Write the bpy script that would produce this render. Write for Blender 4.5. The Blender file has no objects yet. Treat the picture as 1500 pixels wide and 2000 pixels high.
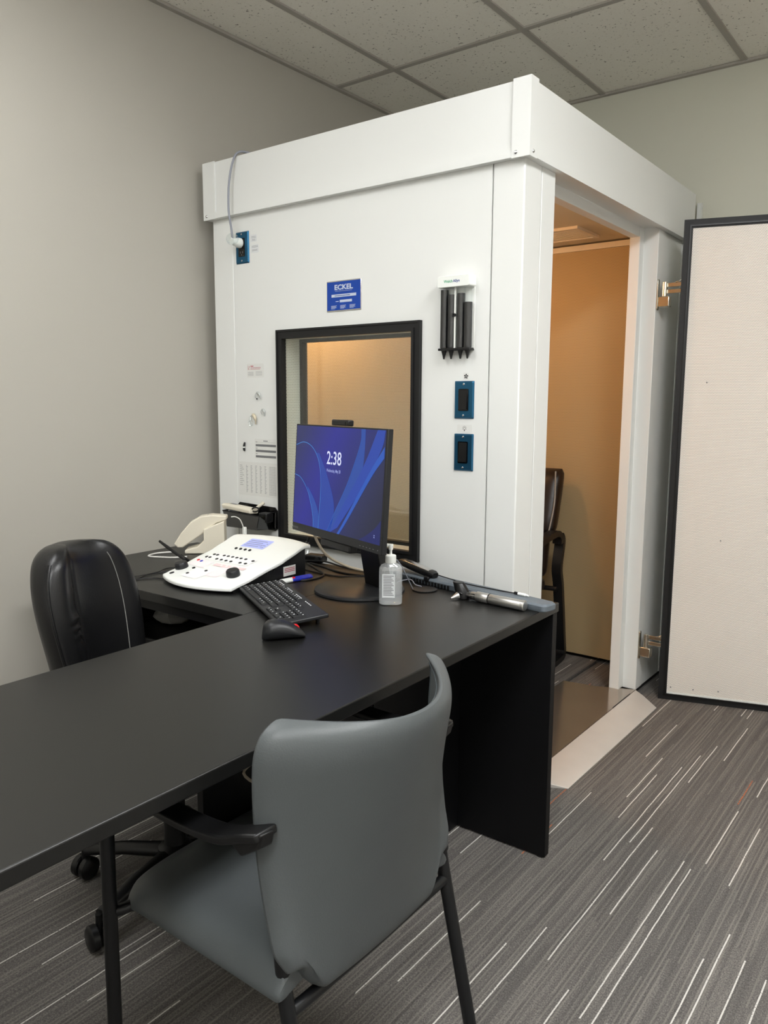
import bpy, bmesh, math, random
from mathutils import Vector, Matrix, Euler
random.seed(7)
scn = bpy.context.scene
COL = scn.collection
PI = math.pi

# ------------------------------------------------------------------ camera
CY, CP, CR = math.radians(37.3843), math.radians(8.0669), math.radians(0.2786)
fw = Vector((-math.sin(CY)*math.cos(CP), math.cos(CY)*math.cos(CP), -math.sin(CP)))
rt = Vector((math.cos(CY), math.sin(CY), 0)); up = rt.cross(fw)
r2 = rt*math.cos(CR) + up*math.sin(CR); u2 = -rt*math.sin(CR) + up*math.cos(CR)
cam = bpy.data.cameras.new('camera'); co = bpy.data.objects.new('camera', cam); COL.objects.link(co)
cam.sensor_fit = 'HORIZONTAL'; cam.sensor_width = 36; cam.lens = 1529.16/1500*36; cam.clip_start = .02
co.matrix_world = Matrix(((r2.x, u2.x, -fw.x, 1.1288), (r2.y, u2.y, -fw.y, -2.1445), (r2.z, u2.z, -fw.z, 1.2805), (0, 0, 0, 1)))
scn.camera = co

# ------------------------------------------------------------------ light and exposure
scn.view_settings.view_transform = 'Standard'; scn.view_settings.look = 'None'
scn.view_settings.exposure = 0.0; scn.view_settings.gamma = 1.0; scn.view_settings.use_curve_mapping = False
W = bpy.data.worlds.new('world'); scn.world = W; W.use_nodes = True
W.node_tree.nodes['Background'].inputs[0].default_value = (.9, .92, 1, 1); W.node_tree.nodes['Background'].inputs[1].default_value = 0.02
TROFFERS = [(-.62, -1.62, 12.6), (1.35, -.85, 28.0), (1.1, -2.7, 25.0)]      # x, y, strength of each ceiling lamp
TROFFER_COL = (.985, .995, 1.0)
BOOTH_LAMP = (-.97, .47, 1.90, 225.0, (1.0, .53, .23))

# ------------------------------------------------------------------ helpers
def lin(h):
    h = h.lstrip('#'); c = [int(h[i:i+2], 16)/255 for i in (0, 2, 4)]
    return tuple((x/12.92 if x <= .04045 else ((x+.055)/1.055)**2.4) for x in c) + (1,)
def mat(name, col, rough=.5, metal=0., bump=0., bscale=200., var=0., vscale=6., spec=.5, coat=0., emit=None, estr=1., trans=0., ior=1.45, stretch=None):
    m = bpy.data.materials.new(name); m.use_nodes = True; nt = m.node_tree; N = nt.nodes; L = nt.links
    b = N['Principled BSDF']; c = lin(col) if isinstance(col, str) else tuple(col)+(1,)*(4-len(col))
    b.inputs['Base Color'].default_value = c; b.inputs['Roughness'].default_value = rough; b.inputs['Metallic'].default_value = metal
    b.inputs['Specular IOR Level'].default_value = spec; b.inputs['Coat Weight'].default_value = coat
    b.inputs['Transmission Weight'].default_value = trans; b.inputs['IOR'].default_value = ior
    if emit is not None:
        b.inputs['Emission Color'].default_value = lin(emit) if isinstance(emit, str) else tuple(emit)+(1,)*(4-len(emit))
        b.inputs['Emission Strength'].default_value = estr
    tc = N.new('ShaderNodeTexCoord'); src = tc.outputs['Object']
    if stretch:
        mp = N.new('ShaderNodeMapping'); mp.inputs['Scale'].default_value = stretch; L.new(src, mp.inputs[0]); src = mp.outputs[0]
    if var:
        n = N.new('ShaderNodeTexNoise'); n.inputs['Scale'].default_value = vscale; n.inputs['Detail'].default_value = 4; L.new(src, n.inputs['Vector'])
        mx = N.new('ShaderNodeMix'); mx.data_type = 'RGBA'
        mx.inputs[6].default_value = tuple(v*(1-var) for v in c[:3])+(1,); mx.inputs[7].default_value = tuple(min(1, v*(1+var)) for v in c[:3])+(1,)
        L.new(n.outputs[0], mx.inputs[0]); L.new(mx.outputs[2], b.inputs['Base Color'])
    if bump:
        n = N.new('ShaderNodeTexNoise'); n.inputs['Scale'].default_value = bscale; n.inputs['Detail'].default_value = 3; L.new(src, n.inputs['Vector'])
        bp = N.new('ShaderNodeBump'); bp.inputs['Strength'].default_value = bump; bp.inputs['Distance'].default_value = .002
        L.new(n.outputs[0], bp.inputs['Height']); L.new(bp.outputs[0], b.inputs['Normal'])
    return m
def mathn(nt, op, a, b=None, c=None):
    n = nt.nodes.new('ShaderNodeMath'); n.operation = op
    for i, v in enumerate((a, b, c)):
        if v is None: continue
        if isinstance(v, (int, float)): n.inputs[i].default_value = v
        else: nt.links.new(v, n.inputs[i])
    return n.outputs[0]

class B:
    """collects shapes in one bmesh; mi is the current material slot"""
    def __init__(s): s.bm = bmesh.new(); s.mi = 0
    def _done(s, faces):
        for f in faces: f.material_index = s.mi
    def box(s, x0, x1, y0, y1, z0, z1, M=None):
        vs = [s.bm.verts.new(Vector((x, y, z)) if M is None else M @ Vector((x, y, z))) for x in (x0, x1) for y in (y0, y1) for z in (z0, z1)]
        F = [(0, 1, 3, 2), (4, 6, 7, 5), (0, 4, 5, 1), (2, 3, 7, 6), (0, 2, 6, 4), (1, 5, 7, 3)]
        s._done([s.bm.faces.new([vs[i] for i in f]) for f in F]); return s
    def rings(s, rings, cap=True, closed=True):
        R = [[s.bm.verts.new(Vector(p)) for p in r] for r in rings]; n = len(R[0]); fs = []
        for a, b in zip(R, R[1:]):
            for i in range(n if closed else n-1):
                j = (i+1) % n; fs.append(s.bm.faces.new((a[i], a[j], b[j], b[i])))
        if cap: fs.append(s.bm.faces.new(R[0][::-1])); fs.append(s.bm.faces.new(R[-1]))
        s._done(fs); return s
    def tube(s, pts, r, seg=10, flat=None, cap=True, closed=False):
        pts = [Vector(p) for p in pts]; n = len(pts); rr = r if isinstance(r, (list, tuple)) else [r]*n
        rings = []; prev = None
        for i, p in enumerate(pts):
            if closed: t = pts[(i+1) % n]-pts[i-1]
            else: t = pts[min(i+1, n-1)]-pts[max(i-1, 0)]
            t.normalize()
            if prev is None:
                a = Vector((0, 0, 1)) if abs(t.z) < .9 else Vector((1, 0, 0)); u = t.cross(a).normalized()
            else: u = (prev - t*prev.dot(t)).normalized()
            prev = u; v = t.cross(u)
            fx, fy = flat if flat else (1, 1)
            rings.append([p + u*math.cos(k*2*PI/seg)*rr[i]*fx + v*math.sin(k*2*PI/seg)*rr[i]*fy for k in range(seg)])
        if closed: rings.append(rings[0])
        return s.rings(rings, cap=cap and not closed)
    def strip(s, pts, w, h, side):
        """rectangular section swept along pts; side = direction of the width"""
        pts = [Vector(p) for p in pts]; sd = Vector(side).normalized(); rg = []
        for i, p in enumerate(pts):
            t = (pts[min(i+1, len(pts)-1)]-pts[max(i-1, 0)]).normalized(); n = t.cross(sd).normalized()
            rg.append([p+sd*w/2+n*h/2, p-sd*w/2+n*h/2, p-sd*w/2-n*h/2, p+sd*w/2-n*h/2])
        return s.rings(rg)
    def lathe(s, prof, seg=32, M=None, sx=1, sy=1):
        """prof = [(r, z)...] around local Z"""
        rg = []
        for r, z in prof:
            r = max(r, 1e-5)
            rg.append([(M or Matrix()) @ Vector((r*sx*math.cos(k*2*PI/seg), r*sy*math.sin(k*2*PI/seg), z)) for k in range(seg)])
        return s.rings(rg)
    def cyl(s, c, r, h, seg=24, M=None):
        return s.lathe([(r, 0), (r, h)], seg, (M or Matrix()) @ Matrix.Translation(c))
    def prism(s, poly, z0, z1, M=None):
        M = M or Matrix()
        return s.rings([[M @ Vector((x, y, z0)) for x, y in poly], [M @ Vector((x, y, z1)) for x, y in poly]])
    def grid(s, f, nu, nv, flip=False):
        V = [[s.bm.verts.new(Vector(f(i/nu, j/nv))) for j in range(nv+1)] for i in range(nu+1)]
        fs = []
        for i in range(nu):
            for j in range(nv):
                q = (V[i][j], V[i+1][j], V[i+1][j+1], V[i][j+1]); fs.append(s.bm.faces.new(q[::-1] if flip else q))
        s._done(fs); return s
    def text(s, txt, size, M, bold=0, align='CENTER', sx=1, sy=1, d=.0003):
        cu = bpy.data.curves.new('t', 'FONT'); cu.body = txt; cu.size = size; cu.align_x = align; cu.align_y = 'CENTER'; cu.offset = bold; cu.resolution_u = 3
        o = bpy.data.objects.new('t', cu); COL.objects.link(o); bpy.context.view_layer.update()
        me = bpy.data.meshes.new_from_object(o); T = bmesh.new(); T.from_mesh(me)
        mp = [s.bm.verts.new(M @ Vector((v.co.x*sx, v.co.y*sy, d))) for v in T.verts]; T.verts.index_update(); fs = []
        for f in T.faces:
            try: fs.append(s.bm.faces.new([mp[v.index] for v in f.verts]))
            except ValueError: pass
        s._done(fs); T.free(); bpy.data.objects.remove(o); bpy.data.curves.remove(cu); bpy.data.meshes.remove(me); return s
    def obj(s, name, mats, parent=None, bevel=0, smooth=True, seg=2, sub=0, weld=True):
        me = bpy.data.meshes.new(name)
        if weld: bmesh.ops.remove_doubles(s.bm, verts=s.bm.verts, dist=1e-6)
        bmesh.ops.recalc_face_normals(s.bm, faces=s.bm.faces); s.bm.to_mesh(me); s.bm.free()
        for m in (mats if isinstance(mats, (list, tuple)) else [mats]): me.materials.append(m)
        o = bpy.data.objects.new(name, me); COL.objects.link(o)
        if parent is not None: o.parent = parent
        if smooth:
            me.shade_smooth(); me.set_sharp_from_angle(angle=math.radians(38))
        if bevel:
            b = o.modifiers.new('bevel', 'BEVEL'); b.width = bevel; b.segments = seg; b.limit_method = 'ANGLE'; b.angle_limit = math.radians(40); b.harden_normals = False
        if sub:
            b = o.modifiers.new('sub', 'SUBSURF'); b.levels = sub; b.render_levels = sub
        return o
def thing(name, label, cat, loc=(0, 0, 0), rot=(0, 0, 0), group=None):
    o = bpy.data.objects.new(name, None); COL.objects.link(o); o.location = loc; o.rotation_euler = rot; o.empty_display_size = .05
    o['label'] = label; o['category'] = cat
    if group: o['group'] = group
    return o
def tag(o, label, cat, group=None):
    o['label'] = label; o['category'] = cat
    if group: o['group'] = group
    return o
def put(o, loc, rot=(0, 0, 0)): o.location = loc; o.rotation_euler = rot; return o
def struct(o): o['kind'] = 'structure'; return o
def bez(pts, n=8):
    """Catmull-Rom through pts"""
    P = [Vector(p) for p in pts]; P = [P[0]*2-P[1]]+P+[P[-1]*2-P[-2]]; out = []
    for i in range(1, len(P)-2):
        for k in range(n):
            t = k/n; a, b, c, d = P[i-1:i+3]
            out.append(.5*((2*b)+(c-a)*t+(2*a-5*b+4*c-d)*t*t+(3*b-a-3*c+d)*t**3))
    return out+[P[-2]]
def rrect(w, h, r, n=5, cx=0, cy=0):
    out = []
    for sx, sy, a0 in ((1, 1, 0), (-1, 1, 90), (-1, -1, 180), (1, -1, 270)):
        for k in range(n+1):
            a = math.radians(a0+90*k/n); out.append((cx+sx*(w/2-r)+r*math.cos(a), cy+sy*(h/2-r)+r*math.sin(a)))
    return out
T = Matrix.Translation
def RX(a): return Matrix.Rotation(a, 4, 'X')
def RY(a): return Matrix.Rotation(a, 4, 'Y')
def RZ(a): return Matrix.Rotation(a, 4, 'Z')
FRONT = (PI/2, 0, 0)       # local x right, local y up, local z out of the booth front

# ------------------------------------------------------------------ materials
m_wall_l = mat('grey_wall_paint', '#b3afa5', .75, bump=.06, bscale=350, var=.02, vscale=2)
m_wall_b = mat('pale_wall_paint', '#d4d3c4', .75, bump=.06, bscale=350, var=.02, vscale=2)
m_wall_r = mat('white_bounce_wall_paint', '#e4e2dc', .75, bump=.06, bscale=350, var=.02, vscale=2)  # unseen walls, made white and set close to bounce light
m_white = mat('white_enamel', '#e2e3e0', .38, bump=.03, bscale=500, var=.01, vscale=3)
m_whiteside = m_white
m_inner = mat('booth_inner_enamel', '#ded8cc', .5, var=.01)
m_black = mat('black_plastic', '#0c0c0d', .38, bump=.03, bscale=700, var=.1)
m_blackgloss = mat('black_gloss', '#08080a', .15, var=.1)
m_rubber = mat('black_rubber', '#121213', .55, bump=.05, bscale=300, var=.1)
m_dark = mat('dark_grey_plastic', '#1c1d1f', .42, bump=.05, bscale=900, var=.08)
m_desk = mat('black_laminate', '#131312', .36, bump=.035, bscale=1200, var=.12, vscale=40, spec=.55)
m_deskside = mat('black_panel', '#08080a', .5, bump=.03, bscale=900, var=.1, spec=.3)
m_blue = mat('blue_plate', '#2a5f80', .3, metal=.75, var=.05, bump=.02, bscale=400)
m_chrome = mat('bright_metal', '#c9c9c9', .22, metal=1, var=.03)
m_steel = mat('brushed_steel', '#d6d4d0', .36, metal=1, var=.05, vscale=30, bump=.1, bscale=60, stretch=(1, 12, 12))
m_hinge = mat('satin_hinge_metal', '#e0dccf', .24, metal=1, var=.05)
m_paper = mat('white_paper', '#dcdcd8', .7, var=.01)
m_ink = mat('grey_print', '#77787a', .7, var=.05)
m_inkd = mat('black_print', '#1c1c1e', .7, var=.05)
m_red = mat('red_print', '#b03744', .6, var=.05)
m_green = mat('green_print', '#2c9c6c', .6, var=.05)
m_bluep = mat('blue_print', '#1c3f8c', .6, var=.05)
m_plate = mat('blue_nameplate', '#0a3f9c', .35, var=.05)
m_wplast = mat('white_plastic', '#e9ebe6', .35, var=.01, bump=.02, bscale=900)
m_beige = mat('cream_plastic', '#d9d2c0', .45, var=.03, bump=.03, bscale=600)
m_vinyl = mat('blue_grey_vinyl', '#4e5253', .44, bump=.12, bscale=420, var=.05, vscale=9, spec=.45)
m_seam = mat('grey_thread', '#444b4e', .6, var=.1)
m_leather = mat('black_leather', '#131314', .33, bump=.15, bscale=260, var=.12, vscale=12, spec=.5)
m_leatherb = mat('brown_black_leather', '#1d1512', .34, bump=.15, bscale=260, var=.12, vscale=12)
m_thread = mat('pale_piping', '#8a8a86', .5, var=.1)
m_frame = mat('black_powder_coat', '#0e0f11', .4, bump=.1, bscale=900, var=.08)
m_tray = mat('slate_blue_plastic', '#5e666d', .45, var=.05, bump=.04, bscale=500)
m_cable = mat('black_cable', '#0b0b0c', .45, var=.1)
m_gcable = mat('grey_cable', '#8c8f98', .45, var=.05)
m_bcable = mat('beige_cable', '#b4a894', .5, var=.05)
m_wcable = mat('white_cable', '#dcdad4', .45, var=.03)
m_redp = mat('red_plastic', '#d01820', .35, var=.05)
m_pblue = mat('blue_pen_plastic', '#2430a8', .3, var=.05)
m_key = mat('key_cap', '#17181a', .5, var=.08)
m_lcd = mat('pale_lcd', '#9ea6dc', .3, emit='#9ea6dc', estr=.35, var=.02)
def glass_mat(name, tint=(1, 1, 1), rough=.0, gloss=.08, alpha=.0):
    m = bpy.data.materials.new(name); m.use_nodes = True; nt = m.node_tree; N = nt.nodes; L = nt.links; N.clear()
    out = N.new('ShaderNodeOutputMaterial'); tr = N.new('ShaderNodeBsdfTransparent'); gl = N.new('ShaderNodeBsdfGlossy'); mx = N.new('ShaderNodeMixShader')
    lw = N.new('ShaderNodeLayerWeight'); lw.inputs[0].default_value = .5
    n = N.new('ShaderNodeTexNoise'); n.inputs['Scale'].default_value = 4
    tr.inputs[0].default_value = tint+(1,); gl.inputs['Roughness'].default_value = rough; gl.inputs[0].default_value = (1, 1, 1, 1)
    s = mathn(nt, 'MULTIPLY_ADD', mathn(nt, 'POWER', lw.outputs['Facing'], 5), .5, .035+gloss*.2); s = mathn(nt, 'MULTIPLY_ADD', n.outputs[0], .01, s)
    L.new(s, mx.inputs[0]); L.new(tr.outputs[0], mx.inputs[1]); L.new(gl.outputs[0], mx.inputs[2]); L.new(mx.outputs[0], out.inputs[0]); return m
m_glass = glass_mat('window_glass', (.96, .98, .96))
m_clear = glass_mat('clear_plastic', (.93, .95, .95), .05, .3)
m_tube = glass_mat('clear_tube_plastic', (.97, .98, .98), .1, .05)
m_smoke = glass_mat('smoked_plastic', (.30, .31, .33), .08, .5)
m_gel = glass_mat('clear_gel', (.90, .93, .94), .03, .5)
def add_white(m, fac):
    nt = m.node_tree; N = nt.nodes; out = [n for n in N if n.type == 'OUTPUT_MATERIAL'][0]; prev = out.inputs[0].links[0].from_socket
    d = N.new('ShaderNodeBsdfDiffuse'); d.inputs[0].default_value = (.85, .87, .88, 1); mx = N.new('ShaderNodeMixShader'); mx.inputs[0].default_value = fac
    nt.links.new(prev, mx.inputs[1]); nt.links.new(d.outputs[0], mx.inputs[2]); nt.links.new(mx.outputs[0], out.inputs[0]); return m
add_white(m_gel, .22)  # white mixed in stands for brightness refracted through the gel

def perf_mat(name, base, hole, pitch, rad, rough=.5, plane='XZ', rows=False):
    m = bpy.data.materials.new(name); m.use_nodes = True; nt = m.node_tree; N = nt.nodes; L = nt.links; b = N['Principled BSDF']
    tc = N.new('ShaderNodeTexCoord'); sp = N.new('ShaderNodeSeparateXYZ'); L.new(tc.outputs['Object'], sp.inputs[0])
    X = sp.outputs['XYZ'.index(plane[0])]; Y = sp.outputs['XYZ'.index(plane[1])]
    def dots(ox, oy):
        x = mathn(nt, 'ADD', X, ox); y = mathn(nt, 'ADD', Y, oy)
        x = mathn(nt, 'SUBTRACT', mathn(nt, 'FRACT', mathn(nt, 'DIVIDE', x, pitch)), .5); y = mathn(nt, 'SUBTRACT', mathn(nt, 'FRACT', mathn(nt, 'DIVIDE', y, pitch*1.732)), .5)
        x = mathn(nt, 'MULTIPLY', x, pitch); y = mathn(nt, 'MULTIPLY', y, pitch*1.732)
        d = mathn(nt, 'SQRT', mathn(nt, 'ADD', mathn(nt, 'MULTIPLY', x, x), mathn(nt, 'MULTIPLY', y, y)))
        return mathn(nt, 'LESS_THAN', d, rad)
    h = mathn(nt, 'MAXIMUM', dots(10, 10), dots(10+pitch/2, 10+pitch*.866))
    mx = N.new('ShaderNodeMix'); mx.data_type = 'RGBA'; mx.inputs[6].default_value = lin(base); mx.inputs[7].default_value = lin(hole)
    L.new(h, mx.inputs[0]); L.new(mx.outputs[2], b.inputs['Base Color']); b.inputs['Roughness'].default_value = rough
    bp = N.new('ShaderNodeBump'); bp.inputs['Strength'].default_value = .4; bp.inputs['Distance'].default_value = .001
    L.new(mathn(nt, 'SUBTRACT', 1, h), bp.inputs['Height']); L.new(bp.outputs[0], b.inputs['Normal']); return m
m_perfdoor = perf_mat('perforated_door_liner', '#f1ebe3', '#777066', .0058, .0013)
m_perfyz = perf_mat('perforated_liner_lit', '#efe3ca', '#ab9a76', .0072, .0016, plane='YZ')  # liner colour raised to stand for stronger lamp light on the left wall
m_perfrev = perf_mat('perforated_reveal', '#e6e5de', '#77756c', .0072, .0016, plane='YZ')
m_perfxz = perf_mat('perforated_liner_shaded', '#b39e78', '#7a6744', .0072, .0013, plane='XZ')  # same liner darkened in colour to stand for weaker lamp light

def carpet():
    m = bpy.data.materials.new('striped_carpet'); m.use_nodes = True; nt = m.node_tree; N = nt.nodes; L = nt.links; b = N['Principled BSDF']
    tc = N.new('ShaderNodeTexCoord'); sp = N.new('ShaderNodeSeparateXYZ'); L.new(tc.outputs['Object'], sp.inputs[0]); X, Y = sp.outputs[0], sp.outputs[1]
    wob = N.new('ShaderNodeTexNoise'); wob.noise_dimensions = '2D'; wob.inputs['Scale'].default_value = 1
    cv = N.new('ShaderNodeCombineXYZ'); L.new(mathn(nt, 'MULTIPLY', X, 9), cv.inputs[0]); L.new(mathn(nt, 'MULTIPLY', Y, 7), cv.inputs[1]); L.new(cv.outputs[0], wob.inputs['Vector'])
    Xw = mathn(nt, 'ADD', X, mathn(nt, 'MULTIPLY', mathn(nt, 'SUBTRACT', wob.outputs[0], .5), .003))
    def cell(w, Lh, seed, thr):
        col = mathn(nt, 'FLOOR', mathn(nt, 'DIVIDE', mathn(nt, 'ADD', Xw, 20+seed*.37), w))
        wn = N.new('ShaderNodeTexWhiteNoise'); wn.noise_dimensions = '2D'; c1 = N.new('ShaderNodeCombineXYZ'); L.new(col, c1.inputs[0]); c1.inputs[1].default_value = seed; L.new(c1.outputs[0], wn.inputs['Vector'])
        seg = mathn(nt, 'FLOOR', mathn(nt, 'ADD', mathn(nt, 'DIVIDE', mathn(nt, 'ADD', Y, 20), Lh), mathn(nt, 'MULTIPLY', wn.outputs[0], 13.7)))
        w2 = N.new('ShaderNodeTexWhiteNoise'); w2.noise_dimensions = '3D'; c2 = N.new('ShaderNodeCombineXYZ'); L.new(col, c2.inputs[0]); L.new(seg, c2.inputs[1]); c2.inputs[2].default_value = seed; L.new(c2.outputs[0], w2.inputs['Vector'])
        return mathn(nt, 'GREATER_THAN', w2.outputs[0], thr), w2.outputs[0], col
    def linemask(w, Lh, seed, thr, frac):
        g, v, col = cell(w, Lh, seed, thr)
        fx = mathn(nt, 'FRACT', mathn(nt, 'DIVIDE', mathn(nt, 'ADD', Xw, 20+seed*.37), w))
        return mathn(nt, 'MULTIPLY', g, mathn(nt, 'LESS_THAN', fx, frac))
    fine = N.new('ShaderNodeTexNoise'); fine.inputs['Scale'].default_value = 1; fine.inputs['Detail'].default_value = 2
    c3 = N.new('ShaderNodeCombineXYZ'); L.new(mathn(nt, 'MULTIPLY', X, 330), c3.inputs[0]); L.new(mathn(nt, 'MULTIPLY', Y, 230), c3.inputs[1]); L.new(c3.outputs[0], fine.inputs['Vector'])
    band = N.new('ShaderNodeTexNoise'); band.inputs['Scale'].default_value = 1; band.inputs['Detail'].default_value = 5; band.inputs['Roughness'].default_value = .75
    c4 = N.new('ShaderNodeCombineXYZ'); L.new(mathn(nt, 'MULTIPLY', Xw, 55), c4.inputs[0]); L.new(mathn(nt, 'MULTIPLY', Y, 1.6), c4.inputs[1]); L.new(c4.outputs[0], band.inputs['Vector'])
    r = N.new('ShaderNodeValToRGB'); e = r.color_ramp.elements; e[0].position = .25; e[0].color = lin('#3d3c3b'); e[1].position = .72; e[1].color = lin('#85807b')
    mid = e.new(.5); mid.color = lin('#605d5a')
    _, v1, _ = cell(.0065, .5, 3, .5)
    f = mathn(nt, 'ADD', mathn(nt, 'MULTIPLY', band.outputs[0], .34), mathn(nt, 'MULTIPLY', fine.outputs[0], .60))
    f = mathn(nt, 'ADD', f, mathn(nt, 'MULTIPLY', v1, .10)); L.new(f, r.inputs[0])
    def over(prev, mask, c):
        mx = N.new('ShaderNodeMix'); mx.data_type = 'RGBA'; L.new(prev, mx.inputs[6]); mx.inputs[7].default_value = lin(c); L.new(mask, mx.inputs[0]); return mx.outputs[2]
    brk = mathn(nt, 'GREATER_THAN', fine.outputs[0], .36)
    c = over(r.outputs[0], mathn(nt, 'MULTIPLY', linemask(.0105, .5, 5, .62, .38), .35), '#8f8a83')
    c = over(c, mathn(nt, 'MULTIPLY', linemask(.026, .36, 1, .80, .13), brk), '#cbc8c2')
    c = over(c, mathn(nt, 'MULTIPLY', linemask(.030, .20, 7, .975, .13), mathn(nt, 'GREATER_THAN', fine.outputs[0], .46)), '#b86a45')
    L.new(c, b.inputs['Base Color']); b.inputs['Roughness'].default_value = .95; b.inputs['Specular IOR Level'].default_value = .1
    bp = N.new('ShaderNodeBump'); bp.inputs['Strength'].default_value = .7; bp.inputs['Distance'].default_value = .003
    L.new(f, bp.inputs['Height']); L.new(bp.outputs[0], b.inputs['Normal']); return m
m_carpet = carpet()
def tilemat():
    m = mat('mineral_fibre_tile', '#f0ece2', .9, bump=.2, bscale=120); nt = m.node_tree; N = nt.nodes; L = nt.links; b = N['Principled BSDF']
    tc = N.new('ShaderNodeTexCoord'); n = N.new('ShaderNodeTexNoise'); n.inputs['Scale'].default_value = 95; n.inputs['Detail'].default_value = 2; L.new(tc.outputs['Object'], n.inputs['Vector'])
    n2 = N.new('ShaderNodeTexNoise'); n2.inputs['Scale'].default_value = 30; L.new(tc.outputs['Object'], n2.inputs['Vector'])
    r = N.new('ShaderNodeValToRGB'); e = r.color_ramp.elements; e[0].position = .285; e[0].color = lin('#938e86'); e[1].position = .335; e[1].color = lin('#f0ece2')
    e2 = e.new(.9); e2.color = lin('#f4f1e8')
    L.new(mathn(nt, 'MULTIPLY_ADD', mathn(nt, 'SUBTRACT', n2.outputs[0], .5), .12, n.outputs[0]), r.inputs[0]); L.new(r.outputs[0], b.inputs['Base Color']); return m
m_tile = tilemat()
m_tbar = mat('ceiling_bar_enamel', '#aaa59d', .6, var=.01)

# ------------------------------------------------------------------ room
XL, XR, YF, YB, ZC = -1.4469, 2.7, -3.7, 1.6678, 2.7346
struct(B().box(XL-.1, XR+.1, YF-.1, YB+.1, -.1, 0).obj('floor', m_carpet, smooth=False))
struct(B().box(XL-.1, XL, YF-.1, YB+.1, 0, ZC+.12).obj('wall_left', m_wall_l, smooth=False))
struct(B().box(XL, XR, YB, YB+.1, 0, ZC+.12).obj('wall_back', m_wall_b, smooth=False))
struct(B().box(XR, XR+.1, YF-.1, YB+.1, 0, ZC+.12).obj('wall_right', m_wall_r, smooth=False))
struct(B().box(XL, XR, YF-.1, YF, 0, ZC+.12).obj('wall_front', m_wall_r, smooth=False))
GX, GY, GS = -1.0971, .8288, .6315
holes = []
for (x, y, s) in TROFFERS: holes.append((x-.3, x+.3, y-.6, y+.6))
def cut(rects, h):
    out = []
    for (a, b, c, d) in rects:
        x0, x1, y0, y1 = max(a, h[0]), min(b, h[1]), max(c, h[2]), min(d, h[3])
        if x0 >= x1 or y0 >= y1: out.append((a, b, c, d)); continue
        for r in ((a, x0, c, d), (x1, b, c, d), (x0, x1, c, y0), (x0, x1, y1, d)):
            if r[1]-r[0] > 1e-4 and r[3]-r[2] > 1e-4: out.append(r)
    return out
rects = [(XL, XR, YF, YB)]
for h in holes: rects = cut(rects, h)
bb = B()
for (a, b, c, d) in rects: bb.box(a, b, c, d, ZC+.006, ZC+.03)
ceil = struct(bb.obj('ceiling', m_tile, smooth=False, weld=False))
bb = B()
def inhole(x, y): return any(h[0] < x < h[1] and h[2] < y < h[3] for h in holes)
for k in range(-2, 9):
    x = GX+k*GS
    if XL+.05 < x < XR:
        segs = [(YF, YB)]
        for h in holes:
            if h[0] < x < h[1]: segs = [s for (a, b) in segs for s in ((a, min(b, h[2])), (max(a, h[3]), b)) if s[1]-s[0] > 0]
        for a, b in segs: bb.box(x-.0125, x+.0125, a, b, ZC-.001, ZC+.0065)
for k in range(-6, 2):
    y = GY+k*1.24
    if YF < y < YB:
        segs = [(XL, XR)]
        for h in holes:
            if h[2] < y < h[3]: segs = [s for (a, b) in segs for s in ((a, min(b, h[0])), (max(a, h[1]), b)) if s[1]-s[0] > 0]
        for a, b in segs: bb.box(a, b, y-.0125, y+.0125, ZC-.0012, ZC+.0063)
bb.obj('ceiling_grid', m_tbar, ceil, smooth=False, weld=False)
bb = B(); bb.box(XL, XL+.022, YF, YB, ZC-.006, ZC+.005); bb.box(XL+.022, XR, YB-.022, YB, ZC-.006, ZC+.005)
struct(bb.obj('trim_1', m_tbar, smooth=False))
for i, (x, y, s) in enumerate(TROFFERS):
    t = thing('ceiling_light', ['recessed ceiling lamp panel above the left desk end', 'ceiling lamp panel right of the booth, lens lowered to light the ceiling', 'ceiling lamp panel farthest from the booth, lens lowered to light the ceiling'][i], 'lamp', (x, y, ZC), group='recessed ceiling lamps')
    f = B(); f.box(-.3, .3, -.6, -.57, -.004, .05); f.box(-.3, .3, .57, .6, -.004, .05); f.box(-.3, -.27, -.57, .57, -.004, .05); f.box(.27, .3, -.57, .57, -.004, .05); f.box(-.3, .3, -.6, .6, .05, .06); f.box(-.27, .27, -.57, .57, .012, .02)
    f.obj('frame', m_wplast, t, smooth=False)
    B().rings([[(x, y, z) for x, y in rrect(w_, w_+.58, .03, 4)] for w_, z in (((.54, .012), (.54, .002), (.50, -.004)) if i == 0 else ((.54, .012), (.54, -.02), (.46, -.045)))]).obj('diffuser', mat('lamp_diffuser', '#ffffff', .5, emit=TROFFER_COL, estr=s, var=.001), t, smooth=False)  # second and third lenses dropped in shape to graze light over the ceiling

# ------------------------------------------------------------------ hearing test booth
BW, BD, H1, H2, XS, D1, D2, WT, FT = 1.3675, 1.5665, 1.9806, 2.1896, -.1072, .2008, 1.1717, .105, .02
booth = thing('hearing_booth', 'large white enamelled metal hearing test booth with a front window and open door', 'booth', (0, 0, 0))
WX0, WX1, WZ0, WZ1 = -.985, -.386, .770, 1.512      # window clear opening
sx2 = -1.252                                       # left seam
g = .0015
# front panel with window opening
bb = B()
bb.box(sx2+g, WX0-.004, 0, WT-.012, .02, 2.1); bb.box(WX1+.004, XS-g, 0, WT-.012, .02, 2.1)
bb.box(WX0-.004, WX1+.004, 0, WT-.012, .02, WZ0-.004); bb.box(WX0-.004, WX1+.004, 0, WT-.012, WZ1+.004, 2.1)
bb.obj('front_panel', m_white, booth, smooth=False)
bb = B(); bb.box(-BW, sx2-g, 0, WT, .02, 2.1); bb.obj('corner_post', m_white, booth, bevel=.004)
bb = B(); bb.prism([(XS+g, 0), (0, 0), (0, .1085), (-.03, .1085), (-.03, .03), (XS+g, .03)], .02, 2.1); bb.obj('corner_post', m_white, booth, bevel=.004)
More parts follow.
